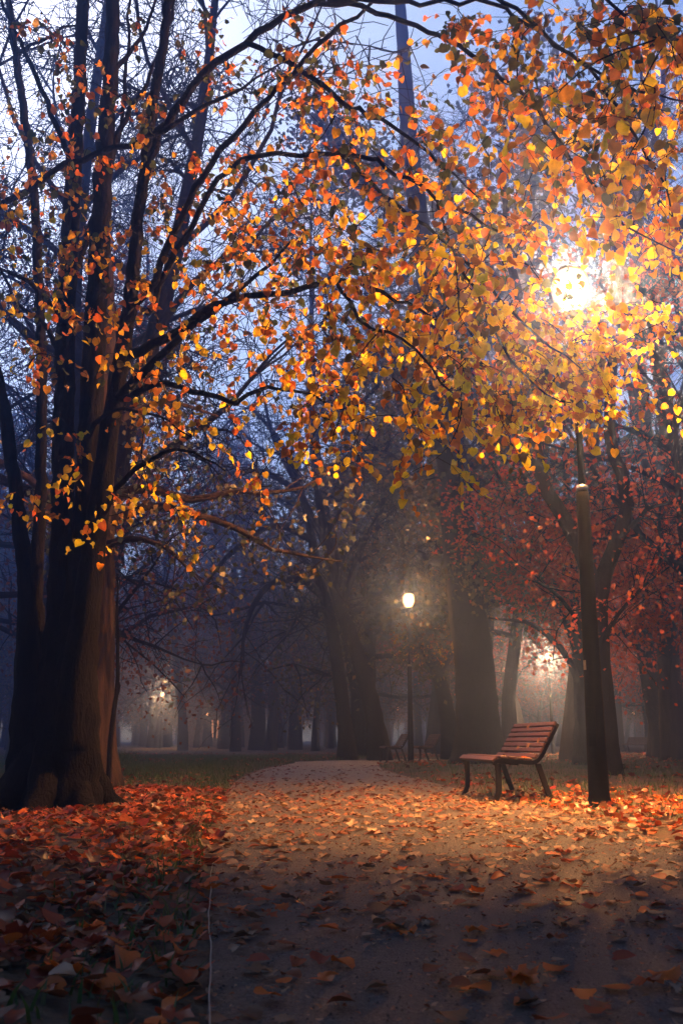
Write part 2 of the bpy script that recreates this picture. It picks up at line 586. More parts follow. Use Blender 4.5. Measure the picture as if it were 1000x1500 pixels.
# ------------------------------------------------------------------ haze
HAZE_DENSITY, HAZE_G = 0.0115, 0.85
HAZE_COLOR = (0.19, 0.32, 0.80)
hz = MB(); hz.box((0, 90, 11.5), (210, 230, 25))
m, nt, out = node_mat('haze')
pv = nt.nodes.new('ShaderNodeVolumePrincipled')
pv.inputs['Color'].default_value = (*HAZE_COLOR, 1)
pv.inputs['Density'].default_value = HAZE_DENSITY
pv.inputs['Anisotropy'].default_value = HAZE_G
nt.links.new(pv.outputs[0], out.inputs['Volume'])
haze = hz.build('haze', m, smooth=False)
tag(haze, kind='stuff')

# ------------------------------------------------------------------ street lamps
GLASS_LIT, nt, out = node_mat('lamp_glass_lit')     # opal glass: brightest where one looks straight through to the bulb
e = nt.nodes.new('ShaderNodeEmission'); lw = nt.nodes.new('ShaderNodeLayerWeight'); lw.inputs['Blend'].default_value = 0.35
r_ = ramp(nt, [(0.0, (1.0, 0.62, 0.30)), (0.45, (0.5, 0.22, 0.07)), (0.8, (0.10, 0.035, 0.008)), (1.0, (0.045, 0.014, 0.003))])
nt.links.new(lw.outputs['Facing'], r_.inputs[0]); nt.links.new(r_.outputs[0], e.inputs[0]); e.inputs[1].default_value = 7
nt.links.new(e.outputs[0], out.inputs[0])
LAMP_COL = (1.0, 0.41, 0.11)
STICKER = mat_plain('sticker', (0.2, 0.16, 0.11), 0.5)
def make_lamp():
    root = empty('street_lamp')
    b = MB()
    b.lathe([(0.14, -0.05), (0.14, 0.03), (0.115, 0.05), (0.097, 0.12), (0.09, 0.6), (0.070, 2.2), (0.064, 2.96), (0.062, 3.0), (0.05, 3.03)], 20)
    b.build('base_column', IRON, root)
    f_ = MB(); f_.lathe([(0.17, 0.0), (0.17, 0.022), (0.155, 0.028)], 24)
    for k in range(4):
        f_.lathe([(0.014, 0.0), (0.014, 0.05), (0.006, 0.054)], 6, (0.145 * math.cos(k * PI2 / 4 + .6), 0.145 * math.sin(k * PI2 / 4 + .6), 0.0))
    f_.build('base_plate', IRON, root)
    d_ = MB(); d_.box((-0.050, -0.074, 0.75), (0.075, 0.012, 0.36), rot=Matrix.Rotation(R(-33), 3, 'Z'), bev=0.004)
    d_.box((-0.055, -0.082, 0.88), (0.014, 0.006, 0.014), rot=Matrix.Rotation(R(-33), 3, 'Z'))
    d_.build('access_door', IRON, root, smooth=False)
    c = MB(); c.lathe([(0.034, 3.03), (0.056, 3.035), (0.06, 3.06), (0.052, 3.085), (0.036, 3.09)], 20)
    c.build('collar', mat_plain('collar_metal', (0.3, 0.3, 0.3), 0.3, 0.9), root)
    u = MB(); u.lathe([(0.034, 3.09), (0.03, 4.2), (0.028, 4.82)], 14)
    u.build('upper_pole', IRON, root)
    h = MB(); h.lathe([(0.04, 4.8), (0.09, 4.84), (0.11, 4.88), (0.10, 4.92), (0.03, 4.93)], 20)
    h.build('lantern_holder', IRON, root)
    g = MB()
    g.lathe([(0.05, 4.932), (0.105, 4.95), (0.15, 5.02), (0.186, 5.10), (0.197, 5.18), (0.192, 5.26), (0.165, 5.34), (0.12, 5.39)], 20)
    g.build('globe', GLASS_LIT, root)
    k = MB(); k.lathe([(0.118, 5.392), (0.128, 5.40), (0.11, 5.425), (0.05, 5.45), (0.02, 5.47), (0.01, 5.50)], 20)
    k.build('cap', IRON, root)
    return root
lamp_bulbs = {}
def lamp_light(root, watts, z=5.2, name='lamp_bulb'):
    key = round(watts, 3)
    if key not in lamp_bulbs:
        L = bpy.data.lights.new(name, 'POINT')
        L.energy = watts
        L.color = LAMP_COL
        L.shadow_soft_size = 0.21
        lamp_bulbs[key] = L
    o = bpy.data.objects.new(name, lamp_bulbs[key])
    COL.objects.link(o)
    o.parent = root
    o.location = (0, 0, z)
    return o

LG = 'street lamps along the park paths'
main = make_lamp()
mb_ = ground_at(878, 1186)
main.location = (mb_[0], mb_[1], 0.0)
tag(main, 'tall black lamp post beside the bench, its globe glaring white through yellow leaves', 'street lamp', LG)
plate = MB(); plate.box((-0.078, -0.040, 1.32), (0.004, 0.035, 0.09), rot=Matrix.Rotation(R(25), 3, 'Z'))
plate.build('number_plate', STICKER, main, smooth=False)
lamp_light(main, 98000)
lamps_px = [  # x, y of the globe, distance, watts, label
    (598, 878, 29.0, 3200, 'lit lamp at the far bench pair, glowing among dark leaves'),
    (803, 962, 46, 24000, 'lit lamp with an orange halo seen between the bench and the tall lamp post'),
    (238, 1017, 84, 17000, 'lone lit lamp with a pale halo in the blue haze on the far lawn'),
    (583, 1038, 112, 6000, 'pinpoint lit lamp far off between the leaning trunks and the far bench pair'),
    (438, 1047, 135, 6000, 'tiny lit lamp deep in the blue wood left of the two leaning trunks'),
    (927, 1044, 125, 4000, 'tiny lit lamp far off beside the leaning trunk near the last bench'),
    (304, 1046, 108, 1200, 'faintest lit lamp, deep in blue haze right of the lone lawn lamp'),
]
for px, py, d, w, lab in lamps_px:
    o = copy_tree(main)
    for ch in list(o.children):
        if ch.type == 'LIGHT' or ch.name.startswith('number_plate'):
            bpy.data.objects.remove(ch)
    P = at(px, py, d)
    sc_ = P[2] / 5.2
    o.scale = (sc_, sc_, sc_)
    o.location = (P[0], P[1], 0.0)
    o['label'] = lab
    lamp_light(o, w)

# ------------------------------------------------------------------ benches
def make_bench(length=1.65):
    """local: x = towards the back, y = along the length, z up; faces -x"""
    root = empty('park_bench')
    def prof(t):   # seat and back curve the slats lie on: returns x, z, angle
        pass
    seat_pts = [(-0.03, 0.405), (0.02, 0.43), (0.12, 0.437), (0.25, 0.425), (0.36, 0.415), (0.42, 0.425), (0.475, 0.475), (0.535, 0.58), (0.605, 0.70), (0.66, 0.80)]
    P, _ = smooth_line(np.c_[np.array(seat_pts)[:, 0], np.zeros(10), np.array(seat_pts)[:, 1]], np.zeros(10), 0.02)
    for yy in (0.06, length - 0.06):
        f = MB()
        V = []
        T = np.gradient(P, axis=0); T /= np.linalg.norm(T, axis=1)[:, None]
        Nn = np.c_[-T[:, 2], np.zeros(len(T)), T[:, 0]]
        w = 0.025
        for p_, n_ in zip(P, Nn):
            for a_, b_ in ((-1, -0.036), (1, -0.036), (1, 0.004), (-1, 0.004)):
                V.append(p_ + np.array([0, yy + a_ * w, 0]) + n_ * b_)
        F = [[0, 1, 2, 3], [len(V) - 1, len(V) - 2, len(V) - 3, len(V) - 4]]
        for i in range(len(P) - 1):
            for j in range(4):
                j2 = (j + 1) % 4
                F.append([4 * i + j, 4 * i + 4 + j, 4 * i + 4 + j2, 4 * i + j2])
        f.add(V, F)
        f.build('end_frame', BENCH_IRON, root, smooth=False)
        for pts in ([(0.03, 0.39), (0.035, 0.25), (0.03, 0.1), (-0.02, 0.0)], [(0.45, 0.39), (0.49, 0.27), (0.54, 0.12), (0.585, 0.0)]):
            l = MB()
            q, rr = smooth_line([(x, yy, z) for x, z in pts], [0.03, 0.03, 0.028, 0.026], 0.04)
            V = []
            for p_ in q:
                for a_, b_ in ((-1, -1), (1, -1), (1, 1), (-1, 1)):
                    V.append(p_ + np.array([a_ * 0.026, b_ * 0.024, 0]))
            F = [[3, 2, 1, 0], [4 * len(q) - 4, 4 * len(q) - 3, 4 * len(q) - 2, 4 * len(q) - 1]]
            for i in range(len(q) - 1):
                for j in range(4):
                    j2 = (j + 1) % 4
                    F.append([4 * i + j, 4 * i + j2, 4 * i + 4 + j2, 4 * i + 4 + j])
            l.add(V, F)
            l.build('leg', BENCH_IRON, root, smooth=False)
    br = MB()
    br.tube([(0.24, 0.06, 0.385), (0.24, length - 0.06, 0.385)], 0.012, 8)
    br.build('stretcher', BENCH_IRON, root)
    def slat(name, x, z, ang, w):
        s = MB()
        rot = np.array(Matrix.Rotation(-ang, 3, 'Y'))
        n_ = np.array([-math.sin(ang), 0, math.cos(ang)])
        s.box(np.array([x, length / 2, z]) + n_ * 0.019, (w, length, 0.026), rot, bev=0.005)
        s.build(name, BENCH_WOOD, root, smooth=False)
    for x, z, a in ((0.0, 0.42, R(38)), (0.085, 0.438, R(2)), (0.17, 0.434, R(-7)), (0.255, 0.425, R(-7)), (0.34, 0.416, R(-4))):
        slat('seat_slat', x, z, a, 0.068)
    bx0, bz0, bx1, bz1 = 0.455, 0.445, 0.654, 0.788
    for k in range(7):
        t = (k + 0.3) / 6.4
        if k == 0:
            slat('back_slat', 0.437, 0.452, R(52), 0.048); continue
        slat('back_slat', bx0 + (bx1 - bx0) * t, bz0 + (bz1 - bz0) * t, math.atan2(bz1 - bz0, bx1 - bx0), 0.046)
    return root
bench = make_bench()
near_front = ground_at(728, 1177)
bench.location = (near_front[0], near_front[1], 0.0)
bench.rotation_euler = (0, 0, R(5))
BG = 'slatted park benches beside the paths'
tag(bench, 'red slatted bench with pale leaves on it, beside the tall lamp post', 'bench', BG)
def put_bench(x, y, rz, label):
    o = copy_tree(bench)
    o.location = (x, y, 0); o.rotation_euler = (0, 0, rz); o['label'] = label
    return o
g2 = ground_at(566, 1117.5)
put_bench(g2[0], g2[1], R(4), 'dark bench partly hidden by the second lamp post, nearer the path than its twin')
put_bench(g2[0] + 0.98, g2[1] + 0.5, R(6), 'dark bench just past the second lamp post, backrest leaning clear to its right')
g4 = ground_at(945, 1102)
put_bench(g4[0], g4[1], R(35), 'last bench, small and hazy, at the foot of the leaning tree far off')

# pale leaves stuck to the bench
bl = MB()
Mb = np.array(Matrix.Rotation(R(5), 3, 'Z'))
spots = [(0.02, 0.4, 0.455, 0), (0.02, 1.0, 0.455, 0), (0.2, 0.35, 0.462, 1), (0.3, 0.9, 0.455, 1), (0.36, 0.12, 0.447, 1), (0.47, 0.5, 0.55, 2), (0.50, 0.2, 0.60, 2), (0.46, 0.9, 0.52, 2), (0.56, 0.8, 0.745, 2)]
leaf_on_bench = []
for k, (x, y, z, mode) in enumerate(spots):
    leaf_on_bench.append((Mb @ np.array([x, y, z]) + np.array(bench.location), mode))

# ------------------------------------------------------------------ trees: drawn skeletons
def skel(px_pts, d, rad):
    """polyline of photo pixels, distances (number or pair/list), radii in metres"""
    n = len(px_pts)
    if np.isscalar(d): d = [d] * n
    elif len(d) == 2 and n > 2: d = np.linspace(d[0], d[1], n)
    rad = np.linspace(rad[0], rad[1], n) if len(rad) == 2 and n > 2 else rad
    return np.array([at(x, y, q) for (x, y), q in zip(px_pts, d)]), np.array(rad)

class Wood:
    """one tree: limbs collected in a mesh, nodes where twigs can start"""
    def __init__(self):
        self.mb, self.nodes = MB(), []
    def limb(self, P, r, sides=10, step=0.12, lump=0.05, wob=0.012):
        Q, q = smooth_line(P, r, step)
        if wob:
            Q[1:-1] += rng.normal(size=(len(Q) - 2, 3)) * wob
        self.mb.tube(Q, q, sides, lump=lump, ph=rng.random() * 6)
        for a, b in zip(Q, q): self.nodes.append((a, b))
        return Q, q
    def twigs(self, Q, n, length, r, bend=0.35, up=0.0, t0=0.15, levels=2, sides=4, spread=1.0, tips=None, along=0.4):
        """n child twigs along the polyline Q, each with children"""
        m = len(Q)
        for k in range(n):
            i = min(m - 2, int((t0 + (1 - t0) * rng.random()) * (m - 1)))
            tan = Q[i + 1] - Q[i]; tan /= np.linalg.norm(tan) + 1e-9
            d = along * tan + spread * unit(1)[0]
            L = length * (0.5 + 0.8 * rng.random())
            T, dd = wander(Q[i], d, L, 5, bend, up)
            self.mb.tube(T, np.linspace(r, r * 0.35, len(T)), sides, cap=False)
            if tips is not None: tips.append((T[-1], dd)); tips.append((T[-3], dd))
            if levels > 1:
                self.twigs(T, max(2, int(n * 0.25) if n < 24 else 5), length * 0.5, r * 0.45, bend, up, 0.2, levels - 1, 3, spread, tips, along)

# ---- the multi-stemmed linden in the left foreground
linden = empty('linden_tree', (at(75, 1190, 8.6)[0], 8.6, 0))
W = Wood()
base = at(78, 1200, 8.6)
stems = [
    ([(70, 1215), (75, 1130), (80, 1040), (88, 900), (92, 700), (97, 480), (108, 250), (118, 100), (122, -80), (120, -260)], 8.55, [.38, .28, .2, .115, .095, .088, .075, .062, .055, .03]),
    ([(95, 1215), (104, 1120), (112, 1000), (120, 860), (129, 740), (134, 600), (141, 450), (153, 250), (164, 60), (170, -90), (180, -300)], 8.5, [.34, .25, .18, .145, .115, .108, .10, .085, .07, .06, .03]),
    ([(105, 1100), (115, 960), (138, 800), (157, 660), (173, 560), (191, 440), (205, 300), (221, 180), (238, 70), (255, -60), (275, -180)], [8.4, 8.4, 8.35, 8.3, 8.25, 8.2, 8.1, 8.0, 7.9, 7.8, 7.7], [.16, .13, .10, .085, .078, .066, .052, .046, .042, .038, .03]),
    ([(60, 1120), (55, 1000), (52, 880), (58, 760), (61, 620), (60, 480), (48, 260), (24, 80), (5, -50)], [8.6, 8.65, 8.7, 8.8, 8.9, 8.95, 9, 9, 9], [.16, .1, .07, .055, .05, .047, .043, .038, .03]),
    ([(45, 1130), (42, 1000), (40, 880), (25, 740), (6, 600), (-20, 480), (-60, 300)], [8.5, 8.5, 8.45, 8.4, 8.35, 8.3, 8.2], [.18, .11, .075, .06, .055, .05, .04]),
]
SQ = []
for px_, d_, r_ in stems:
    P, r = skel(px_, d_, r_)
    SQ.append(W.limb(P, r, 18, 0.09, 0.07, 0.006))
# root flare
for a in np.linspace(0, 2 * math.pi, 9)[:-1]:
    c = at(78, 1190, 8.6); c[2] = 0
    L = 0.75 + 0.45 * rng.random()
    dirv = np.array([math.cos(a), math.sin(a), 0])
    P = np.array([c + dirv * 0.16 + [0, 0, .55], c + dirv * 0.34 + [0, 0, .24], c + dirv * 0.54 + [0, 0, .07], c + dirv * L + [0, 0, -.06]])
    W.limb(P, [.16, .13, .09, .04], 10, 0.06, 0.08, 0.004)
n_stem_nodes = len(W.nodes)
branches = [
    ([(200, 330), (225, 215), (255, 165), (300, 110), (360, 62), (460, 5), (560, -50), (700, -110)], (8.05, 6.4), [.045, .04, .036, .033, .03, .026, .02, .012]),
    ([(190, 445), (215, 430), (245, 360), (268, 315), (300, 255), (345, 200), (425, 110), (485, 50), (560, -10)], (8.2, 6.6), [.04, .036, .032, .03, .027, .025, .021, .018, .012]),
    ([(215, 460), (245, 395), (290, 310), (320, 262), (350, 238), (385, 226), (440, 228), (500, 228), (545, 231), (580, 255), (665, 305), (730, 345), (790, 410)], (8.2, 5.6), [.032, .028, .026, .024, .023, .021, .019, .018, .016, .014, .011, .008, .005]),
    ([(190, 520), (255, 490), (310, 447), (360, 436), (410, 430), (490, 410), (560, 425), (640, 470)], (8.2, 6.0), [.045, .038, .03, .026, .024, .02, .014, .007]),
    ([(170, 588), (200, 556), (230, 522), (290, 470), (335, 440), (380, 400), (430, 350)], (8.25, 7.2), [.045, .04, .034, .028, .022, .016, .008]),
    ([(175, 585), (210, 568), (250, 565), (300, 578), (340, 588), (390, 570), (450, 575), (500, 600)], (8.25, 6.8), [.036, .032, .026, .023, .02, .015, .011, .006]),
    ([(-30, 310), (30, 285), (100, 240), (190, 212), (240, 190), (262, 178), (330, 140), (400, 100)], (7.6, 7.2), [.03, .028, .026, .024, .022, .02, .015, .008]),
    ([(500, 228), (520, 240), (560, 285), (625, 330), (695, 395), (745, 455), (800, 500), (850, 540)], (6.5, 5.6), [.014, .014, .013, .012, .011, .009, .007, .004]),
    ([(360, 62), (430, 95), (500, 148), (540, 168), (575, 185), (645, 240), (700, 290)], (7.0, 5.8), [.024, .02, .018, .016, .014, .01, .005]),
    ([(460, 5), (510, 8), (570, 25), (625, 45), (670, 67), (705, 93), (770, 145), (810, 195), (850, 245), (870, 280), (915, 332), (985, 367)], (6.9, 5.0), [.022, .021, .02, .018, .017, .016, .014, .012, .010, .009, .007, .004]),
    ([(480, -2), (575, 2), (650, 4), (720, 8), (780, 40), (850, 90), (930, 130), (1010, 150)], (6.7, 5.0), [.02, .018, .016, .014, .012, .010, .008, .004]),
    ([(560, -50), (640, -40), (740, 0), (800, 52), (860, 105), (900, 152), (960, 250), (985, 320)], (6.2, 4.6), [.018, .017, .015, .013, .011, .010, .007, .004]),
    ([(700, -110), (800, -50), (885, 0), (950, 40), (1020, 70)], (5.8, 4.2), [.012, .012, .010, .009, .006]),
    ([(490, 410), (510, 445), (545, 482), (590, 500), (650, 560), (690, 612)], (6.3, 5.4), [.014, .013, .011, .009, .007, .004]),
    ([(640, 300), (670, 380), (715, 470), (760, 545), (800, 580), (835, 590)], (5.8, 5.2), [.010, .009, .008, .007, .005, .003]),
    ([(140, 780), (180, 705), (220, 672), (260, 660), (300, 672), (330, 690)], (8.3, 7.6), [.03, .024, .019, .014, .009, .005]),
    ([(130, 640), (150, 610), (180, 600), (230, 610), (280, 640)], (8.3, 7.4), [.026, .02, .015, .01, .005]),
    ([(97, 480), (60, 430), (20, 400), (-30, 390)], (8.5, 7.6), [.03, .022, .016, .01]),
    ([(92, 520), (60, 470), (20, 440), (-10, 360)], (8.6, 9), [.03, .022, .016, .01]),
    ([(108, 250), (70, 150), (30, 60), (-20, -40)], (8.5, 8.2), [.03, .025, .02, .014]),
    ([(160, 110), (185, 80), (215, 40), (240, -30)], (8.5, 8.6), [.03, .025, .018, .012]),
    ([(153, 250), (190, 160), (215, 120), (245, 40), (262, -40)], (8.5, 8.8), [.03, .025, .02, .017, .012]),
    ([(100, 430), (130, 340), (160, 260), (185, 120), (190, -20)], (8.6, 9.2), [.035, .03, .025, .02, .012]),
    ([(22, 80), (60, 60), (110, 30), (150, -20)], (9, 8.4), [.02, .017, .013, .009]),
]
LQ = []
for px_, d_, r_ in branches:
    P, r = skel(px_, d_, r_)
    LQ.append(W.limb(P, r, 7, 0.12, 0.03, 0.012))
# sprays of leaves: density over the picture's near canopy, 100 px cells
dens = [
    [1.6, 1.4, 1.4, 2.4, 4.0, 5.0, 3.0, 5.0, 7.0, 8.0],
    [1.6, 2.0, 2.0, 3.2, 5.0, 4.0, 3.5, 4.5, 8.0, 9.0],
    [3.0, 3.4, 3.4, 4.8, 5.5, 5.5, 5.0, 6.0, 6.0, 6.0],
    [4.0, 3.4, 4.2, 5.0, 6.5, 6.5, 7.0, 5.5, 2.5, 4.0],
    [3.6, 3.0, 3.8, 5.0, 6.5, 8.0, 9.0, 9.0, 4.5, 4.5],
    [2.4, 1.6, 3.0, 4.6, 5.8, 8.0, 9.0, 9.0, 6.5, 0.6],
    [1.4, 4.0, 5.0, 3.0, 2.2, 3.0, 4.0, 2.0, 0.8, 0.0],
    [0.6, 1.6, 1.8, 0.6, 0.0, 0.0, 0.0, 0.0, 0.0, 0.0],
]
targets = []
for j, row in enumerate(dens):
    for i, w in enumerate(row):
        for _ in range(rng.poisson(w * (2.4 if w > 5 else 1.8))):
            px, py = (i + rng.random()) * 100, (j + rng.random()) * 100
            if j == 6 and py > 660 and i > 3: continue
            if math.hypot(px - 838, py - 385) < 38 + 14 * rng.random(): continue
            tx = px / 1000
            d = (8.3 - 3.1 * tx) + rng.normal() * 0.7 if px > 380 else 7.9 + rng.normal() * 0.6
            if px > 690 and 410 < py < 620: d = 6.2 + 2.1 * rng.random()
            if py < 260 and px > 780 and rng.random() < 0.1: d = 2.9 + rng.random() * 1.0
            d = min(max(d, 2.8), 8.7)
            targets.append(at(px, py, d))
for _ in range(75):
    targets.append(at(725 + 165 * rng.random(), 445 + 150 * rng.random(), 6.6 + 1.5 * rng.random()))
targets = np.array(targets)
NB = np.array([a for a, b in W.nodes[n_stem_nodes:]])
order = np.argsort([np.min(np.linalg.norm(NB - t, axis=1)) for t in targets])
NP = np.empty((len(NB) + 9 * len(targets), 3)); NP[:len(NB)] = NB; nn = len(NB)
LP, LY, LN, LS = [], [], [], []
for oi in order:
    t = targets[oi]
    dv = t - NP[:nn]
    dist = np.linalg.norm(dv, axis=1) * (1 + 0.5 * np.clip(dv[:, 2] / (np.linalg.norm(dv, axis=1) + 1e-6), 0, 1)) + 0.3 * np.clip(-dv[:, 0], 0, 9)
    s = NP[int(np.argmin(dist))]
    L = np.linalg.norm(t - s)
    side = unit(1)[0] * 0.12 * L
    mid = s * 0.5 + t * 0.5 + side + np.array([0, 0, 0.10 * L])
    end = t + np.array([0.1 * rng.normal(), 0.1 * rng.normal(), -0.10 - 0.1 * rng.random()])
    Q, _ = smooth_line([s, mid, t, end], [0, 0, 0, 0], max(0.06, L / 6))
    r0 = min(0.008, 0.0028 + 0.0035 * L)
    W.mb.tube(Q, np.linspace(r0, 0.0014, len(Q)), 4, cap=False)
    for q in Q[1::2]:
        if nn < len(NP): NP[nn] = q; nn += 1
    # side twiglets and leaves
    lines = [Q[-5:]] if len(Q) > 5 else [Q]
    for _ in range(2):
        a = Q[rng.integers(len(Q) // 2, len(Q))]
        dd = unit(1)[0] * 0.7 + np.array([0.25, -0.05, -0.4])
        T, _d = wander(a, dd, 0.18 + 0.22 * rng.random(), 4, 0.35, -0.08)
        W.mb.tube(T, np.linspace(0.0022, 0.001, len(T)), 3, cap=False)
        lines.append(T)
    for T in lines:
        n_ = rng.integers(3, 7)
        for k in range(n_):
            f = (k + 0.6) / n_ * (len(T) - 1)
            i0 = min(len(T) - 2, int(f)); pnt = T[i0] + (T[i0 + 1] - T[i0]) * (f - i0)
            tan = T[i0 + 1] - T[i0]; tan /= np.linalg.norm(tan) + 1e-9
            y = tan * 0.5 + unit(1)[0] * 0.75 + np.array([0, 0, -0.55])
            y /= np.linalg.norm(y)
            LP.append(pnt + y * 0.02); LY.append(y); LN.append(unit(1)[0] * 0.8 + np.array([0, -0.25, 0.6])); LS.append(0.032 + 0.040 * rng.random() ** 0.8)
off = np.array(linden.location)
cm = MB()
LP, LY, LN, LS = map(np.array, (LP, LY, LN, LS))
sel = rng.integers(0, 3, len(LP))
for k, (c, f) in enumerate(((0.15, 0.25), (0.7, 0.15), (-0.5, 0.45))):
    q = sel == k
    leaves_into(cm, heart(c, f), LP[q], LY[q], LN[q], LS[q])
# unseen upper crown of the linden, filled in densely to block skylight
top_pts = []
for px_, d_, r_ in []: pass
for k in range(26):
    s0 = SQ[k % 3][0][-1 - rng.integers(0, 12)]
    aim = np.array([-5 + 11 * rng.random(), 2.5 + 11 * rng.random(), 0])
    aim[2] = max(1.6 + CAM_H + 0.86 * aim[1], 7.5) + 4.5 * rng.random()
    mid = (s0 + aim) / 2 + np.array([0, 0, 1.0 + rng.random()])
    mid[2] = max(mid[2], 1.5 + 0.86 * mid[1])
    Q, q = smooth_line([s0, mid, aim], [.03, .02, .008], .3)
    W.mb.tube(Q, q, 5, cap=False)
    top_pts.append(Q[3:])
TP = np.concatenate(top_pts)
TP = np.repeat(TP, 90, axis=0) + rng.normal(size=(len(TP) * 90, 3)) * np.array([0.75, 0.75, 0.6])
TP = TP[(TP[:, 2] > CAM_H + 0.875 * np.maximum(TP[:, 1], 0) + 0.35) & (TP[:, 2] > 4.5)]
leaves_into(cm, heart(0.3, 0.2), TP, unit(len(TP)) + [0, 0, -.5], unit(len(TP)) + [0, 0, .5], 0.10 + 0.05 * rng.random(len(TP)))
print('upper leaves', len(TP))
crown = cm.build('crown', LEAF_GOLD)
crown.parent = linden; crown.location = -off
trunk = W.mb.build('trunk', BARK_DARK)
trunk.parent = linden; trunk.location = -off
tag(linden, 'many-stemmed dark linden in the left foreground, its golden branches arching over the path', 'tree')
print('linden leaves', len(LP))

# ---- generic trees, built at the origin
def crown_from_tips(tips, per, size, sigma, tmpl=None, squash=0.8, droop=0.3):
    mb = MB()
    t = np.array([a for a, _ in tips])
    P = np.repeat(t, per, axis=0) + rng.normal(size=(len(t) * per, 3)) * sigma * np.array([1, 1, squash])
    Y = unit(len(P)) + np.array([0, 0, -droop])
    N = unit(len(P)) + np.array([0, 0, 0.5])
    leaves_into(mb, tmpl or quadleaf(), P, Y, N, size * (0.7 + 0.6 * rng.random(len(P))))
    return mb

def gen_tree(H, r0, lean=0.0, first=0.3, limbs=14, limb_len=0.34, up=0.06, droop=0.0, fine=True, wob=0.06, extra=0):
    W = Wood(); tips = []
    n = 9
    T = [np.zeros(3) - [0, 0, 0.1]]
    d = np.array([lean, 0, 1.0])
    for k in range(n):
        d = d + np.array([rng.normal() * wob, rng.normal() * wob, 0.05]); d /= np.linalg.norm(d)
        T.append(T[-1] + d * H / n)
    T = np.array(T)
    rr = r0 * np.concatenate([[1.35, 0.95], np.linspace(0.85, 0.12, n - 1)])
    Q, q = W.limb(T, rr, 10, H / 24, 0.06, 0.01 * r0)
    m = len(Q)
    for k in range(limbs):
        f = first + (1 - first) * (k + rng.random()) / limbs
        i = min(m - 2, int(f * (m - 1)))
        az = k * 2.4 + rng.random()
        el = 0.25 + 0.7 * f + 0.2 * rng.normal()
        dv = np.array([math.cos(az) * math.cos(el), math.sin(az) * math.cos(el), math.sin(el)])
        L = H * limb_len * (1.15 - 0.75 * f) * (0.75 + 0.5 * rng.random())
        B, dd = wander(Q[i], dv, L, 7, 0.3, up - droop)
        r1 = q[i] * 0.5
        W.mb.tube(B, np.linspace(r1, r1 * 0.2, len(B)), 6, cap=False)
        tips.append((B[-1], dd))
        for s in range(7):
            j = rng.integers(2, len(B))
            d2 = unit(1)[0] + 0.7 * dd
            S, d3 = wander(B[j], d2, L * (0.22 + 0.3 * rng.random()), 5, 0.4, up * 0.5 - droop * 1.5)
            W.mb.tube(S, np.linspace(r1 * 0.3, r1 * 0.08, len(S)), 4, cap=False)
            tips += [(S[-1], d3), (S[-3], d3)]
            if fine:
                for e in range(5):
                    j2 = rng.integers(1, len(S))
                    d4 = unit(1)[0] + 0.6 * d3
                    E, d5 = wander(S[j2], d4, L * (0.1 + 0.14 * rng.random()), 4, 0.4, -droop * 2)
                    W.mb.tube(E, np.linspace(max(r1 * 0.12, 0.010), 0.006, len(E)), 3, cap=False)
                    tips.append((E[-1], d5))
                    for x_ in range(extra):
                        j3 = rng.integers(1, len(E))
                        X, d7 = wander(E[j3], unit(1)[0] + 0.5 * d5, 0.35 + 0.5 * rng.random(), 3, 0.35, -0.05)
                        W.mb.tube(X, np.linspace(0.009, 0.005, len(X)), 3, cap=False)
    return W, tips

def make_tree(name, W, bark, tips=None, leafmat=None, per=4, size=0.12, sigma=0.3, **kw):
    root = empty(name)
    W.mb.build('trunk', bark, root)
    if leafmat:
        crown_from_tips(tips, per, size, sigma, **kw).build('crown', leafmat, root)
    return root

def place(root, x, y, s=1.0, rz=0.0, label=None, group=None, cat='tree', z=0.0):
    root.location = (x, y, z); root.scale = (s, s, s); root.rotation_euler = (0, 0, rz)
    tag(root, label, cat, group)
    return root

PROTO = {}
W_, t_ = gen_tree(17, 0.30, 0.05, 0.32, 15)
PROTO['bare'] = make_tree('bare_tree', W_, BARK_GREY)
W_, t_ = gen_tree(15, 0.24, -0.12, 0.28, 14, droop=0.05)
PROTO['bare2'] = make_tree('bare_tree', W_, BARK_GREY)
W_, t_ = gen_tree(15, 0.32, 0.1, 0.25, 16, droop=0.03, fine=False)
PROTO['rust'] = make_tree('rusty_leaved_tree', W_, BARK_DARK, t_, LEAF_RUST, 26, 0.16, 0.6)
W_, t_ = gen_tree(13, 0.2, -0.08, 0.22, 15, droop=0.06, fine=False)
PROTO['rust2'] = make_tree('rusty_leaved_tree', W_, BARK_DARK, t_, LEAF_RUST, 24, 0.14, 0.55)
W_, t_ = gen_tree(18, 0.4, 0.03, 0.22, 20, 0.3, droop=0.05, fine=False)
PROTO['dark'] = make_tree('dense_tree', W_, BARK_DARK, t_, LEAF_DARK, 32, 0.18, 0.6)
W_, t_ = gen_tree(14, 0.25, 0.1, 0.2, 15, droop=0.07, fine=False)
PROTO['purple'] = make_tree('purple_brown_tree', W_, BARK_DARK, t_, LEAF_PURPLE, 24, 0.13, 0.55)
W_, t_ = gen_tree(16, 0.2, 0.04, 0.26, 17, 0.3, droop=0.03, extra=5)
PROTO['twiggy'] = make_tree('bare_tree', W_, BARK_DARK)
used = set()
def put(kind, px, d, s, rz, label, group):
    if kind in used: o = copy_tree(PROTO[kind])
    else: o = PROTO[kind]; used.add(kind)
    x = (px - 500) / FPX * d * CP / 1.0
    x = at(px, 1100, d)[0]
    return place(o, x, d, s, rz, label, group)

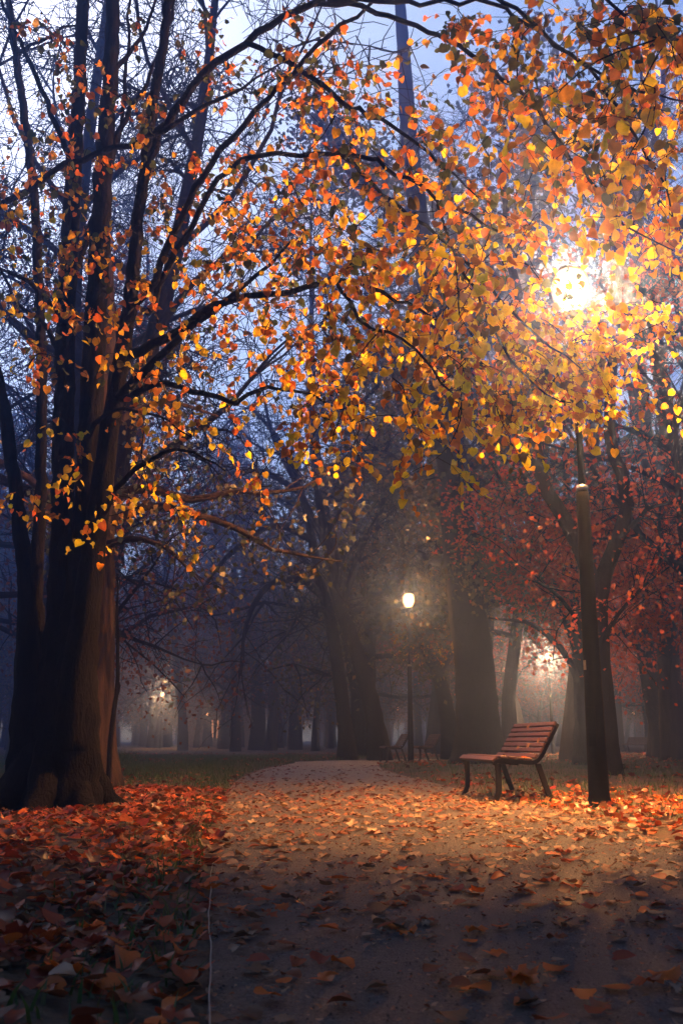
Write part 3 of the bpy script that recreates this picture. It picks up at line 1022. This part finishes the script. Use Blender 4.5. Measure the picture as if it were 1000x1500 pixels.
def skel_tree(name, limbs, bark, label, cat='tree', twig=(10, 1.2, .012), twig_from=1, leafmat=None, per=5, size=0.12, sigma=0.3, up=0.02, levels=3, group=None, t0=0.2, sides=12, crown_box=None, **kw):
    """limbs drawn in photo pixels at a distance; the first one is the trunk"""
    P0, _ = skel(*limbs[0][:3])
    c = P0[0].copy(); c[2] = 0
    W = Wood(); tips = []
    for k, lim in enumerate(limbs):
        px_, d_, r_ = lim[:3]
        tf = lim[3] if len(lim) > 3 else 1.0
        P, r = skel(px_, d_, r_)
        if k == 0: P[0][2] = min(P[0][2], -0.05)
        Q, q = W.limb(P - c, r, sides if k == 0 else 8, 0.25, 0.05, 0.008)
        if k >= twig_from and tf > 0:
            W.twigs(Q, twig[0], twig[1] * tf, twig[2], 0.35, up, t0, levels, 4, tips=tips)
    root = empty(name, tuple(c))
    W.mb.build('trunk', bark, root)
    if leafmat:
        if crown_box:
            for (bx, by, bd, sx, sy, nn_) in crown_box:
                cc = at(bx, by, bd) - c
                for q in range(nn_):
                    tips.append((cc + rng.normal(size=3) * np.array([sx, sx, sy]), None))
        crown_from_tips(tips, per, size, sigma, **kw).build('crown', leafmat, root)
    tag(root, label, cat, group)
    return root

# mid-distance trees
skel_tree('furrowed_tree', [
    ([(143, 1158), (142, 1100), (141, 1000), (142, 900), (146, 780), (150, 650), (158, 500), (150, 330)], 13.0, [.36, .27, .25, .24, .2, .17, .13, .08]),
    ([(150, 740), (200, 715), (280, 732), (350, 721), (415, 722), (470, 700)], (13, 12.2), [.09, .07, .05, .035, .025, .012]),
    ([(150, 770), (215, 742), (280, 751), (350, 775), (400, 805), (450, 815), (500, 822)], (13, 12.4), [.08, .06, .05, .04, .03, .02, .01]),
    ([(147, 800), (190, 790), (240, 800), (290, 850)], (13, 12), [.06, .045, .03, .012]),
    ([(142, 850), (100, 760), (40, 700), (-30, 660)], (13, 12.6), [.09, .07, .05, .03]),
    ([(150, 640), (200, 600), (260, 590), (320, 610)], (13, 13.6), [.07, .05, .035, .015]),
], BARK_BROWN, 'brown tree with deeply furrowed bark close behind the dark linden', twig=(9, 0.9, .009), twig_from=1, leafmat=LEAF_DARK, per=3, size=0.085, sigma=0.14, levels=3, droop=0.8)

skel_tree('young_tree', [
    ([(158, 1125), (164, 1060), (171, 1020), (172, 960), (170, 900), (172, 840)], 12.3, [.035, .03, .026, .022, .018, .008]),
    ([(171, 1020), (174, 1005), (172, 998)], 12.3, [.02, .018, .012]),
], BARK_DARK, 'thin crooked sapling leaning beside the furrowed brown trunk', twig=(5, .35, .004), levels=1, sides=8, twig_from=2)

skel_tree('old_tree', [
    ([(701, 1118), (700, 1080), (696, 1010), (688, 930), (676, 820), (666, 720), (652, 600), (636, 470), (620, 370), (600, 220), (590, 60), (580, -60)], 27.5, [.85, .64, .56, .53, .50, .45, .4, .36, .33, .28, .2, .12]),
    ([(672, 790), (640, 740), (600, 700), (540, 690), (480, 710)], (27.5, 36), [.2, .16, .12, .09, .04]),
    ([(676, 830), (630, 820), (580, 800), (530, 820), (490, 850)], (27.5, 40), [.18, .14, .1, .07, .03]),
    ([(684, 900), (650, 890), (610, 900), (560, 930)], (27.5, 39), [.14, .1, .07, .03]),
    ([(668, 740), (700, 690), (740, 670), (790, 690)], (27.5, 26), [.18, .13, .08, .04]),
    ([(650, 590), (600, 540), (560, 560), (520, 600)], (27.5, 26.5), [.16, .12, .08, .04]),
    ([(682, 860), (710, 830), (745, 850), (770, 890)], (27.5, 26.5), [.12, .09, .06, .03]),
    ([(640, 500), (690, 430), (730, 400), (780, 350)], (27.5, 27), [.16, .12, .08, .04]),
    ([(622, 380), (560, 300), (520, 250), (470, 180)], (27.5, 27), [.16, .12, .08, .04]),
], BARK_DARK, 'broad old trunk rising straight behind the red slatted bench, dark leaves above', twig=(13, 1.7, .02), leafmat=LEAF_DARK, per=17, size=0.15, sigma=0.42, levels=3)

skel_tree('forked_tree', [
    ([(889, 1142), (886, 1090), (880, 1000), (874, 920), (872, 870)], 17.0, [.3, .21, .19, .185, .2]),
    ([(872, 890), (855, 820), (826, 760), (800, 720), (783, 655), (778, 590), (765, 480), (745, 360), (735, 240)], (17, 16.2), [.16, .14, .13, .125, .115, .105, .09, .07, .04]),
    ([(872, 890), (888, 830), (906, 785), (918, 740), (908, 690), (893, 650), (895, 560), (903, 450), (900, 330), (905, 180)], (17, 17.6), [.16, .14, .13, .125, .12, .115, .1, .085, .07, .04]),
    ([(880, 1000), (862, 940), (835, 895), (800, 860), (770, 850)], (17, 15.5), [.07, .05, .035, .025, .012]),
    ([(905, 790), (935, 760), (960, 740), (1000, 735)], (17, 16.2), [.05, .04, .03, .02]),
    ([(884, 940), (905, 900), (940, 860), (980, 830)], (17, 16.4), [.05, .035, .025, .012]),
], BARK_DARK, 'forked tree with two snaking limbs directly behind the tall lamp post', twig=(9, 1.5, .012), leafmat=LEAF_RUST, per=2, size=0.09, sigma=0.25, levels=3)

skel_tree('rusty_leaved_tree', [
    ([(852, 1122), (850, 1060), (847, 990), (845, 920), (835, 800), (825, 650)], 25.0, [.28, .16, .14, .13, .11, .06]),
    ([(847, 1000), (828, 960), (800, 930), (770, 912), (715, 905)], (25, 23.5), [.1, .08, .065, .05, .02], 0),
    ([(846, 960), (810, 870), (760, 800), (720, 770)], (25, 26), [.09, .07, .05, .02], 0.6),
    ([(846, 930), (870, 880), (910, 860), (960, 870)], (25, 24), [.09, .07, .05, .02]),
    ([(840, 850), (780, 760), (740, 720), (720, 680)], (25, 25), [.08, .06, .04, .02]),
    ([(838, 830), (890, 780), (950, 770), (1000, 790)], (25, 25), [.08, .06, .04, .02]),
], BARK_DARK, 'rust-leaved tree with long low boughs reaching left behind the tall lamp post', twig=(12, 1.6, .012), leafmat=LEAF_RUST, per=14, size=0.12, sigma=0.35, levels=3, group='rusty-leaved trees on the lamp post side')

skel_tree('leaning_tree', [
    ([(978, 1112), (970, 1080), (960, 1040), (952, 1000), (940, 920), (925, 820), (905, 700), (890, 560)], 36, [.6, .42, .36, .33, .3, .26, .2, .12]),
    ([(955, 1010), (990, 940), (1030, 900)], 36, [.2, .15, .06]),
    ([(948, 970), (920, 930), (890, 930), (860, 950)], (36, 34), [.18, .14, .1, .04]),
    ([(940, 920), (980, 880), (1020, 830)], 35, [.18, .14, .06]),
    ([(925, 820), (880, 780), (840, 790)], 35, [.16, .12, .05]),
], BARK_DARK, 'rust-leaved tree leaning left above the last far bench at the right', twig=(10, 2.0, .02), leafmat=LEAF_RUST, per=8, size=0.17, sigma=0.5, levels=3, group='rusty-leaved trees on the lamp post side')

# the two leaning trunks and the arch beyond the bend
skel_tree('arching_tree', [
    ([(509, 1112), (506, 1070), (496, 990), (484, 910), (468, 850), (455, 780), (435, 700), (405, 640), (370, 600)], 34, [.38, .25, .22, .2, .17, .14, .12, .09, .05]),
    ([(470, 870), (440, 850), (415, 850), (390, 862), (370, 890), (358, 930), (352, 990)], (34, 33), [.15, .13, .12, .11, .09, .07, .04]),
    ([(455, 790), (400, 770), (340, 810), (300, 860), (285, 920)], (34, 33), [.13, .11, .09, .06, .03]),
    ([(440, 720), (380, 690), (320, 700), (270, 740)], (34, 33), [.12, .09, .06, .03]),
    ([(484, 910), (470, 890), (440, 900), (415, 940)], (34, 32), [.08, .06, .04, .02]),
], BARK_DARK, 'bare tree with a limb bowing in a wide arch beyond the path bend', twig=(14, 2.6, .024), levels=3, up=0.0)
skel_tree('leaning_tree', [
    ([(556, 1113), (549, 1060), (535, 1000), (515, 935), (495, 880), (480, 800), (462, 700), (450, 560)], 33, [.44, .3, .27, .24, .21, .16, .12, .06]),
    ([(500, 890), (530, 800), (560, 740), (570, 640)], 33, [.14, .11, .08, .04]),
    ([(482, 810), (440, 720), (400, 640), (380, 540)], 33, [.13, .1, .07, .03]),
], BARK_DARK, 'dark leaning trunk just left of the far bench pair, crossing the arching tree', twig=(9, 2.6, .02), leafmat=LEAF_DARK, per=2, size=0.15, sigma=0.3, levels=3)
skel_tree('leaning_tree', [
    ([(660, 1106), (655, 1050), (640, 985), (622, 950), (612, 900), (600, 820)], 34.6, [.38, .27, .23, .2, .16, .09]),
    ([(642, 990), (670, 940), (690, 880)], 34.6, [.11, .09, .05]),
    ([(620, 945), (635, 915), (650, 900)], (34.6, 33.5), [.07, .05, .02], 0.6),
    ([(625, 955), (610, 925), (600, 915)], (34.6, 33.6), [.06, .04, .02], 0.5),
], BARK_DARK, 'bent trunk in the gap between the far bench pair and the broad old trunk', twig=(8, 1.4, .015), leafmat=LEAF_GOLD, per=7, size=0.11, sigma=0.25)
skel_tree('leaning_tree', [
    ([(762, 1104), (757, 1050), (744, 1005), (733, 950), (726, 880), (720, 780)], 54, [.44, .3, .26, .22, .18, .09]),
    ([(745, 1010), (770, 950), (800, 920)], 54, [.12, .1, .04]),
], BARK_GREY, 'hazy bent trunk just behind the backrest of the red slatted bench', twig=(7, 1.8, .015), leafmat=LEAF_RUST, per=5, size=0.15, sigma=0.4)
# pale hazy trunks at the upper right
for k, (pts, d, r, lab) in enumerate([
    ([(985, 1108), (975, 900), (965, 770), (945, 650), (932, 520), (905, 380), (900, 200)], 31, [.42, .3, .28, .26, .24, .2, .1], 'tall hazy trunk just right of the forked tree, slanting up past the lamp glow'),
    ([(1040, 1112), (1015, 900), (992, 740), (968, 560), (950, 440), (930, 300), (925, 150)], 26, [.4, .28, .24, .22, .2, .16, .08], 'slim slanting trunk at the right border of the view, above the rusty leaves'),
]):
    skel_tree('bare_tree', [(pts, d, r), ([pts[4], (pts[4][0] + 60, pts[4][1] - 130), (pts[4][0] + 110, pts[4][1] - 240)], d, [.14, .1, .04]),
                            ([pts[3], (pts[3][0] - 50, pts[3][1] - 160), (pts[3][0] - 120, pts[3][1] - 260)], d, [.14, .1, .04]),
                            ([pts[5], (pts[5][0] + 40, pts[5][1] - 160), (pts[5][0] + 30, pts[5][1] - 300)], d, [.12, .09, .04])],
              BARK_GREY, lab, twig=(13, 2.4, .018), levels=3, group='bare trees in the haze at the right')

# placed copies, near to far
RG = 'rusty-leaved trees on the lamp post side'
put('rust', 1060, 22, 0.95, 0.4, 'rust-leaved tree whose trunk stands just out of view, boughs filling the right border', RG)
put('rust2', 735, 59, 1.0, 2.0, 'rust-leaved tree beyond the bench, left of the orange lamp halo', RG)
put('rust2', 868, 62, 1.1, 0.7, 'rust-leaved tree lit by the orange lamp halo, behind the tall lamp post', RG)
put('rust', 1000, 47, 1.0, 3.3, 'large rust-leaved tree in the haze behind the forked tree', RG)
put('rust2', 1010, 52, 1.2, 5.0, 'rust-leaved tree in deep haze past the leaning tree at the right', RG)
put('dark', 700, 32.5, 1.3, 2.7, 'tall dark bushy tree tucked behind the broad old trunk', 'dark bushy trees by the second lamp')
put('dark', 648, 47, 1.0, 1.0, 'dark bushy tree in the haze behind the second lamp', 'dark bushy trees by the second lamp')
put('dark', 540, 37, 0.75, 4.0, 'smaller dark bushy tree over the far bench pair', 'dark bushy trees by the second lamp')
put('purple', 60, 24, 0.9, 0.0, 'purple-brown tree glimpsed between the stems of the dark linden', 'purple-brown trees at the far lawn')
put('purple', 142, 20, 0.72, 2.2, 'small purple-brown tree drooping out from behind the furrowed trunk', 'purple-brown trees at the far lawn')
put('purple', 345, 60, 1.1, 4.1, 'purple-brown tree with hanging foliage under the arching limb', 'purple-brown trees at the far lawn')
put('purple', 462, 64, 0.9, 1.1, 'purple-brown tree behind the two leaning trunks', 'purple-brown trees at the far lawn')
put('bare', 30, 30, 1.1, 0.0, 'tall bare tree against the pale sky behind the left stems', 'bare trees against the sky')
put('bare2', 395, 66, 1.5, 2.0, 'tall bare tree with drooping twigs above the arching limb', 'bare trees against the sky')
put('bare', 432, 72, 1.5, 4.2, 'tall bare tree in blue haze rising over the path bend', 'bare trees against the sky')
put('bare2', 690, 31, 1.4, 1.0, 'tall bare tree faint behind the golden leaves, over the old trunk', 'bare trees against the sky')
put('bare', 840, 30, 1.15, 5.2, 'tall bare tree pale with lamplight behind the glaring globe', 'bare trees against the sky')
put('bare2', 960, 38, 1.2, 3.0, 'bare tree with fine twigs in the haze at the upper right', 'bare trees against the sky')
# unseen trees added round the viewpoint to keep skylight off the foreground
for x, y, sc_, rz in ((-5.5, -6.5, 0.95, 0.3), (5.0, -6.8, 0.9, 1.7), (0.6, -11.5, 1.1, 2.9), (-9.8, -0.5, 1.0, 4.0), (10.5, 0.2, 1.0, 5.0), (-9, -13, 1.1, 0.9), (8, -14, 1.1, 2.2), (-14.5, 7, 1.0, 3.5), (15, 8, 1.0, 4.4), (11.5, 4.0, 0.9, 2.6)):
    o = copy_tree(PROTO['dark'])
    place(o, x, y, sc_, rz, 'unseen dense dark tree added to shade the near end of the path', 'unseen dense trees added for shade round the near end of the path')
TG = 'twiggy bare trees against the sky'
put('twiggy', 100, 15.5, 1.12, 3.7, 'twiggy bare tree right behind the trunk of the dark linden', TG)
put('twiggy', 128, 19.5, 1.25, 1.9, 'twiggy bare tree standing behind the furrowed brown trunk', TG)
put('twiggy', 528, 37, 1.38, 0.9, 'twiggy bare tree standing behind the two leaning trunks', TG)
put('twiggy', 700, 30, 1.36, 5.6, 'twiggy bare tree hidden low down by the broad old trunk', TG)
put('twiggy', -40, 17, 0.9, 0.5, 'twiggy bare tree at the left border behind the dark linden', TG)
put('twiggy', 62, 27, 1.05, 2.5, 'twiggy bare tree whose trunk is hidden by the linden stems', TG)
put('twiggy', 120, 31, 1.2, 4.5, 'tallest twiggy bare tree, its twigs between the linden stems', TG)
put('twiggy', 268, 66, 1.4, 1.2, 'twiggy bare tree rising from the far lawn right of the lone lamp', TG)
put('twiggy', 748, 33, 1.15, 3.1, 'twiggy bare tree between the broad old trunk and the lamp glow', TG)
put('twiggy', 1030, 21, 1.0, 5.1, 'twiggy bare tree at the right border above the leaning tree', TG)
# the far wood: individual hazy trees
FG = 'hazy trees of the far wood'
flab = {'bare': 'bare tree standing faint in the haze of the far wood', 'bare2': 'slightly leaning bare tree faint in the haze of the far wood',
        'purple': 'brown-leaved tree standing faint in the haze of the far wood', 'rust': 'broad rusty tree faint in the haze of the far wood',
        'dark': 'dark bushy tree standing faint in the haze of the far wood', 'rust2': 'slim rusty tree faint in the haze of the far wood'}
kinds = ['bare', 'purple', 'purple', 'dark', 'purple', 'dark']
kinds_r = ['rust', 'rust', 'rust2', 'rust2', 'dark']
taken = []
for _ in range(2500):
    if len(taken) >= 215: break
    d = 52 + 95 * rng.random()
    px = -220 + 1440 * rng.random()
    x = at(px, 1100, d)[0]
    if any(math.hypot(x - a, d - b) < 3.8 for a, b in taken): continue
    if any(abs(px - lp[0]) < 12 + 3800 / d and d < lp[2] + 2 for lp in lamps_px[1:3]): continue
    if any(abs(px - lp[0]) < 9 + 700 / d and d < lp[2] + 2 for lp in lamps_px[3:]): continue
    if (700 < px < 830 and d < 80) or (150 < px < 480 and d < 68): continue
    taken.append((x, d))
    k = (kinds if px < 620 else kinds_r)[rng.integers(0, 6 if px < 620 else 5)]
    put(k, px, d, 0.8 + 0.5 * rng.random(), rng.random() * 6.28, flab[k], FG)
# the last trees merge into one mass
fw = MB(); fl = MB()
for _ in range(260):
    d = 150 + 40 * rng.random(); x = -115 + 230 * rng.random()
    H = 13 + 7 * rng.random(); lean = rng.normal() * 0.06
    x = np.clip(x, -100, 100)
    T = np.array([(x + lean * z + 0.2 * math.sin(z), d, z) for z in np.linspace(-0.1, H, 6)])
    fw.tube(T, np.linspace(0.4, 0.08, 6), 6)
    P = np.array([x, d, 0]) + np.c_[rng.normal(size=60) * 2.6, rng.normal(size=60) * 2.0, H * (0.25 + 0.75 * rng.random(60))]
    leaves_into(fw, quadleaf(), P, unit(60), unit(60), 1.2 * (0.6 + rng.random(60)))
o = fw.build('far_woods', LEAF_PURPLE)
tag(o, 'unbroken mass of trees at the back of the park', 'woods', kind='stuff')

# ------------------------------------------------------------------ a lit house glimpsed far behind the trunks
HX = at(330, 1070, 118)
house = empty('lit_house', (HX[0], HX[1], 0))
w_ = MB(); w_.box((0, 0, 2.2), (9, 6, 4.4)); w_.build('wall', mat_plain('render', (0.2, 0.18, 0.17), 0.9), house, smooth=False)
rf = MB(); rf.add([(-4.9, -3.4, 4.4), (4.9, -3.4, 4.4), (4.9, 3.4, 4.4), (-4.9, 3.4, 4.4), (-4.9, 0, 6.8), (4.9, 0, 6.8)], [[0, 3, 2, 1], [0, 1, 5, 4], [2, 3, 4, 5], [1, 2, 5], [3, 0, 4]])
rf.build('roof', mat_plain('roof_tiles', (0.12, 0.06, 0.05), 0.8), house, smooth=False)
WIN = mat_emit('window_lit', (1.0, 0.42, 0.18), 1.2)
for xx in (-1.1, -0.5, 1.15):
    wi = MB(); wi.box((xx, -3.02, 1.9), (0.2, 0.06, 2.0)); wi.build('window', WIN, house, smooth=False)
tag(house, 'house with tall warm lit windows glimpsed between trunks in the blue haze', 'house')

# ------------------------------------------------------------------ leaf litter, fallen leaves, grass
HE = [heart(c, f) for c, f in ((0.25, 0.15), (0.45, 0.1), (-0.35, 0.2), (0.1, 0.05))]
MA = [maple(0.28, 0.08), maple(0.45, 0.12, 2.0), maple(-0.3, 0.1, 4.0)]
def scatter(n, xlo, xhi, ylo, yhi):
    return np.c_[xlo + (xhi - xlo) * rng.random(n), ylo + (yhi - ylo) * rng.random(n)]
def proj(P):
    d = P[:, 1] * CP + (P[:, 2] - CAM_H) * SP
    u = P[:, 0] / d; v = (-P[:, 1] * SP + (P[:, 2] - CAM_H) * CP) / d
    return 500 + u * FPX, 750 - v * FPX, d
rec = []   # xy, size, kind(0 heart,1 maple), zone, tilt, lift
def zone(xy, size, pm, z, tilt, lift):
    n = len(xy)
    s = size[0] + (size[1] - size[0]) * rng.random(n)
    k = (rng.random(n) < pm).astype(int)
    rec.append((xy, s * np.where(k, 1.25, 1.0), k, np.full(n, z), tilt * rng.random(n) ** 1.3, lift * rng.random(n)))
c = scatter(32000, -7, 0.2, 1.6, 16)
ins = in_path(c); pdst = path_dist(c)
y = c[:, 1]
keep = ~ins & (rng.random(len(c)) < np.where(y < 13, 0.85, 0.08) * np.clip(0.55 + pdst * 1.2, 0, 1))
zone(c[keep], (0.04, 0.08), 0.35, 0, 0.6, 0.03)
c = scatter(11000, -2.0, 4.2, 1.8, 26)
ins = in_path(c); pdst = path_dist(c); y = c[:, 1]
den = np.interp(y, [2, 3, 4.5, 6, 8, 11, 14, 17, 26], [.55, .6, .65, .7, .85, .95, .5, .12, .04]) + 0.5 * np.exp(-pdst / 0.22)
keep = ins & (rng.random(len(c)) < den)
zone(c[keep], (0.035, 0.075), 0.25, 1, 0.35, 0.006)
c = scatter(15000, 0.9, 9, 5, 17)
ins = in_path(c); y = c[:, 1]; pdst = path_dist(c)
keep = ~ins & (rng.random(len(c)) < np.clip(1.15 - pdst / 3.0, 0.25, 1) * 0.8 * np.clip((13 - y) / 3, 0.12, 1))
zone(c[keep], (0.04, 0.08), 0.3, 2, 0.8, 0.04)
c = scatter(16000, -14, 20, 14, 46)
keep = ~in_path(c) & (hnoise(c[:, 0] * .35, c[:, 1] * .35) + 0.25 * (c[:, 0] > 1) > 0.02 + 0.15 * rng.normal(size=len(c))) & ((c[:, 1] > 27) | (rng.random(len(c)) < 0.3))
zone(c[keep], (0.06, 0.10), 0.3, 3, 0.8, 0.04)
c = scatter(9000, -1.2, 3.0, 1.9, 11)
zone(c[in_path(c)], (0.006, 0.02), 0.0, 1, 0.6, 0.002)
XY = np.concatenate([r[0] for r in rec]); SZ, KD, ZN, TI, LI = [np.concatenate([r[i] for r in rec]) for i in range(1, 6)]
ZZ = gh(XY) + np.where(ZN == 1, 0.014, 0.006) + LI + SZ * np.sin(TI) * 0.35
P = np.c_[XY, ZZ]
az = rng.random(len(P)) * 2 * math.pi
tn = rng.random(len(P)) * 2 * math.pi
Nn = np.c_[np.sin(TI) * np.cos(tn), np.sin(TI) * np.sin(tn), np.cos(TI)]
Yy = np.c_[np.cos(az), np.sin(az), np.zeros(len(P))]
Yy -= Nn * np.sum(Yy * Nn, axis=1)[:, None]
sx, sy_, dd = proj(P)
vis = (sx > 10) & (sx < 990) & (sy_ > 1000) & (sy_ < 1485)
score = np.where(vis, SZ / dd, 0) * np.where(ZN == 1, 1.25, 1.0)
# leaves under the big trunk or in the posts are dropped
cl = at(78, 1190, 8.6)
blocked = (np.hypot(P[:, 0] - cl[0], P[:, 1] - cl[1]) < 0.38) | (np.hypot(P[:, 0] - mb_[0], P[:, 1] - mb_[1]) < 0.13)
score[blocked] = 0
top = np.argsort(-score)[:290]
is_ind = np.zeros(len(P), bool); is_ind[top] = True
for zn, nm, mt, lab in ((0, 'leaf_litter', LITTER, 'thick red and brown fallen leaves on the left bank'), (1, 'leaf_litter', LITTER_PALE, 'pale scattered fallen leaves over the gravel path'),
                        (2, 'leaf_litter', LITTER, 'fallen leaves round the bench and tall lamp post'), (3, 'leaf_litter', LITTER, 'fallen leaves over the far lawn')):
    mb2 = MB()
    for k, tm in enumerate(HE + MA):
        kk = rng.integers(0, 4, len(P)) if k < 4 else rng.integers(4, 7, len(P))
        if k == 0: pick = np.where(KD == 0, rng.integers(0, 4, len(P)), rng.integers(4, 7, len(P)))
        q = (ZN == zn) & (pick == k) & ~is_ind & ~blocked
        if q.any():
            leaves_into(mb2, tm, P[q], Yy[q], Nn[q], SZ[q])
    o = mb2.build(nm, mt)
    tag(o, lab, 'leaves', kind='stuff')
# the 290 that show largest, each its own object; twelve colours by seven shapes of shared mesh
leaf_cols = [(0.0, 'orange'), (0.2, 'dark red'), (0.38, 'brown'), (0.55, 'bright orange'), (0.72, 'dull tan'), (0.86, 'pale tan')]
shape_mesh = {}
def leaf_mesh(shape, ci):
    if (shape, ci) in shape_mesh: return shape_mesh[(shape, ci)]
    b = MB(); V, F = (HE + MA)[shape]; b.add(V, F)
    # a little petiole
    b.tube([(0, 0.04, V[0][2]), (0.02, -0.2, 0.02), (0.06, -0.4, 0.06)], 0.012, 3, cap=False)
    me = b.mesh('fallen_leaf')
    at_ = me.attributes.new('tint', 'FLOAT', 'FACE')
    at_.data.foreach_set('value', np.full(len(me.polygons), leaf_cols[ci][0], np.float32))
    me.materials.append(FALLEN)
    shape_mesh[(shape, ci)] = me
    return me
where = {0: 'in the deep litter left of the path', 1: 'lying on the gravel path', 2: 'in the litter by the tall lamp post', 3: 'on the lawn'}
form = lambda s: 'heart-shaped' if s < 4 else 'lobed'
for i in top:
    ci = int(rng.choice(6, p=[.28, .24, .24, .15, .07, .02] if ZN[i] == 0 else [.15, .08, .2, .2, .12, .25]))
    sh = int(pick[i])
    o = bpy.data.objects.new('fallen_leaf', leaf_mesh(sh, ci))
    COL.objects.link(o)
    z = Nn[i]; y_ = Yy[i] / np.linalg.norm(Yy[i]); x_ = np.cross(y_, z)
    M = Matrix(np.c_[x_, y_, z].tolist()).to_4x4()
    M.translation = Vector(P[i])
    o.matrix_world = M @ Matrix.Scale(float(SZ[i]), 4)
    lab = f'{leaf_cols[ci][1]} {form(sh)} leaf {where[int(ZN[i])]} in the foreground'
    tag(o, f'{leaf_cols[ci][1]} {form(sh)} fallen leaf {where[int(ZN[i])]}', 'leaf', f'{leaf_cols[ci][1]} {form(sh)} leaves {where[int(ZN[i])]}')
# leaves on the bench
bench_lab = ['pale leaf on the front slat of the red bench, near end', 'pale leaf on the front slat of the red bench, far end', 'flat tan leaf on the middle of the red bench seat',
             'tan leaf lying towards the far end of the red bench seat', 'bright orange leaf at the near corner of the red bench seat', 'pale leaf caught low in the middle of the red backrest',
             'pale leaf caught on the red backrest beside its near frame', 'pale leaf low on the red backrest towards its far end', 'pale leaf stuck high on the red backrest']
for k, (p_, mode) in enumerate(leaf_on_bench):
    o = bpy.data.objects.new('fallen_leaf', leaf_mesh(k % 4, 3 if k == 4 else 5 if k not in (2, 3) else 4))
    COL.objects.link(o)
    o.location = p_
    o.scale = (0.085,) * 3 if k == 4 else (0.06,) * 3
    o.rotation_euler = (R(8), R(5), rng.random() * 6) if mode == 1 else (R(-70), 0, R(80)) if mode == 0 else (R(68), R(20), R(-80))
    tag(o, bench_lab[k], 'leaf', 'leaves on the red bench')

# grass
def grass(xy, h, mat, label):
    n = len(xy)
    z = gh(xy)
    a = rng.random(n) * 2 * math.pi
    w = 0.0035 + 0.003 * rng.random(n)
    dx, dy = np.cos(a) * w, np.sin(a) * w
    H = h[0] + (h[1] - h[0]) * rng.random(n)
    lx, ly = rng.normal(size=n) * 0.45 * H, rng.normal(size=n) * 0.45 * H
    b = np.c_[xy, z - 0.005]
    V = np.stack([b + np.c_[-dx, -dy, 0 * w], b + np.c_[dx, dy, 0 * w], b + np.c_[lx * .4 + dx * .7, ly * .4 + dy * .7, H * .6], b + np.c_[lx * .4 - dx * .7, ly * .4 - dy * .7, H * .6], b + np.c_[lx, ly, H]], 1)
    g = MB(); g.v.append(V.reshape(-1, 3)); g.n = 5 * n
    k = np.arange(n)[:, None] * 5
    g.f = (k + np.array([[0, 1, 2, 3]])).tolist() + (k + np.array([[3, 2, 4]])).tolist()
    o = g.build('grass', mat)
    tag(o, label, 'grass', kind='stuff')
c = scatter(60000, -13, 1, 12.5, 40); keep = ~in_path(c)
grass(c[keep], (0.05, 0.15), GRASS, 'dark short grass of the lawn left of the path')
c = scatter(30000, 0.9, 16, 7.5, 44); keep = ~in_path(c)
grass(c[keep], (0.04, 0.12), GRASS, 'dark short grass round the benches')
c = np.c_[rng.normal(size=900) * 0.22 - 0.1, 2.2 + 9 * rng.random(900)]
lx = np.interp(c[:, 1], PL[:, 1], PL[:, 0]); c[:, 0] = lx - 0.06 - np.abs(c[:, 0])
grass(c, (0.03, 0.09), GRASS, 'thin grass along the left edge of the path')
c = scatter(2200, -7.6, -5.2, 24, 26.5)
grass(c, (0.15, 0.45), GRASS, 'tuft of taller weeds on the far lawn')

# loose grit on the near path
c = scatter(9000, -1.0, 2.4, 2.0, 8); c = c[in_path(c)]
gb = MB()
n = len(c); s = 0.002 + 0.004 * rng.random(n) ** 3
tet = np.array([(1, 0, -.4), (-.5, .87, -.4), (-.5, -.87, -.4), (0, 0, .7)])
leaves_into(gb, (tet, [[0, 1, 3], [1, 2, 3], [2, 0, 3]]), np.c_[c, np.full(n, 0.012)], unit(n) * [1, 1, .2], np.array([0, 0, 1.]) + unit(n) * .3, s)
o = gb.build('gravel', mat_noise('grit', [(0.3, (0.03, 0.026, 0.024)), (0.7, (0.07, 0.056, 0.05))], 60), smooth=False)
tag(o, 'loose grit on the near path', 'gravel', kind='stuff')

# the pale strip along the path's left edge
pts = [ground_at(x, y) for x, y in ((312, 1262), (309, 1290), (307, 1330), (308, 1380), (307, 1430), (309, 1500), (310, 1560))]
hts = [0.03, 0.045, 0.05, 0.055, 0.05, 0.045, 0.03]
for p_, h in zip(pts, hts):
    f = 1 - h / CAM_H
    p_[:2] *= f; p_[2] = h
Q, q = smooth_line(pts, [0.003] * 7, 0.05)
es = MB(); Q[:, 0] += 0.003 * np.sin(Q[:, 1] * 5) + 0.0012 * np.sin(Q[:, 1] * 17); es.tube(Q, 0.0018, 6)
o = es.build('dry_stem', mat_plain('dry_stem', (0.16, 0.14, 0.12), 0.7))
tag(o, 'long thin pale dry stem lying along the left edge of the path', 'stem')
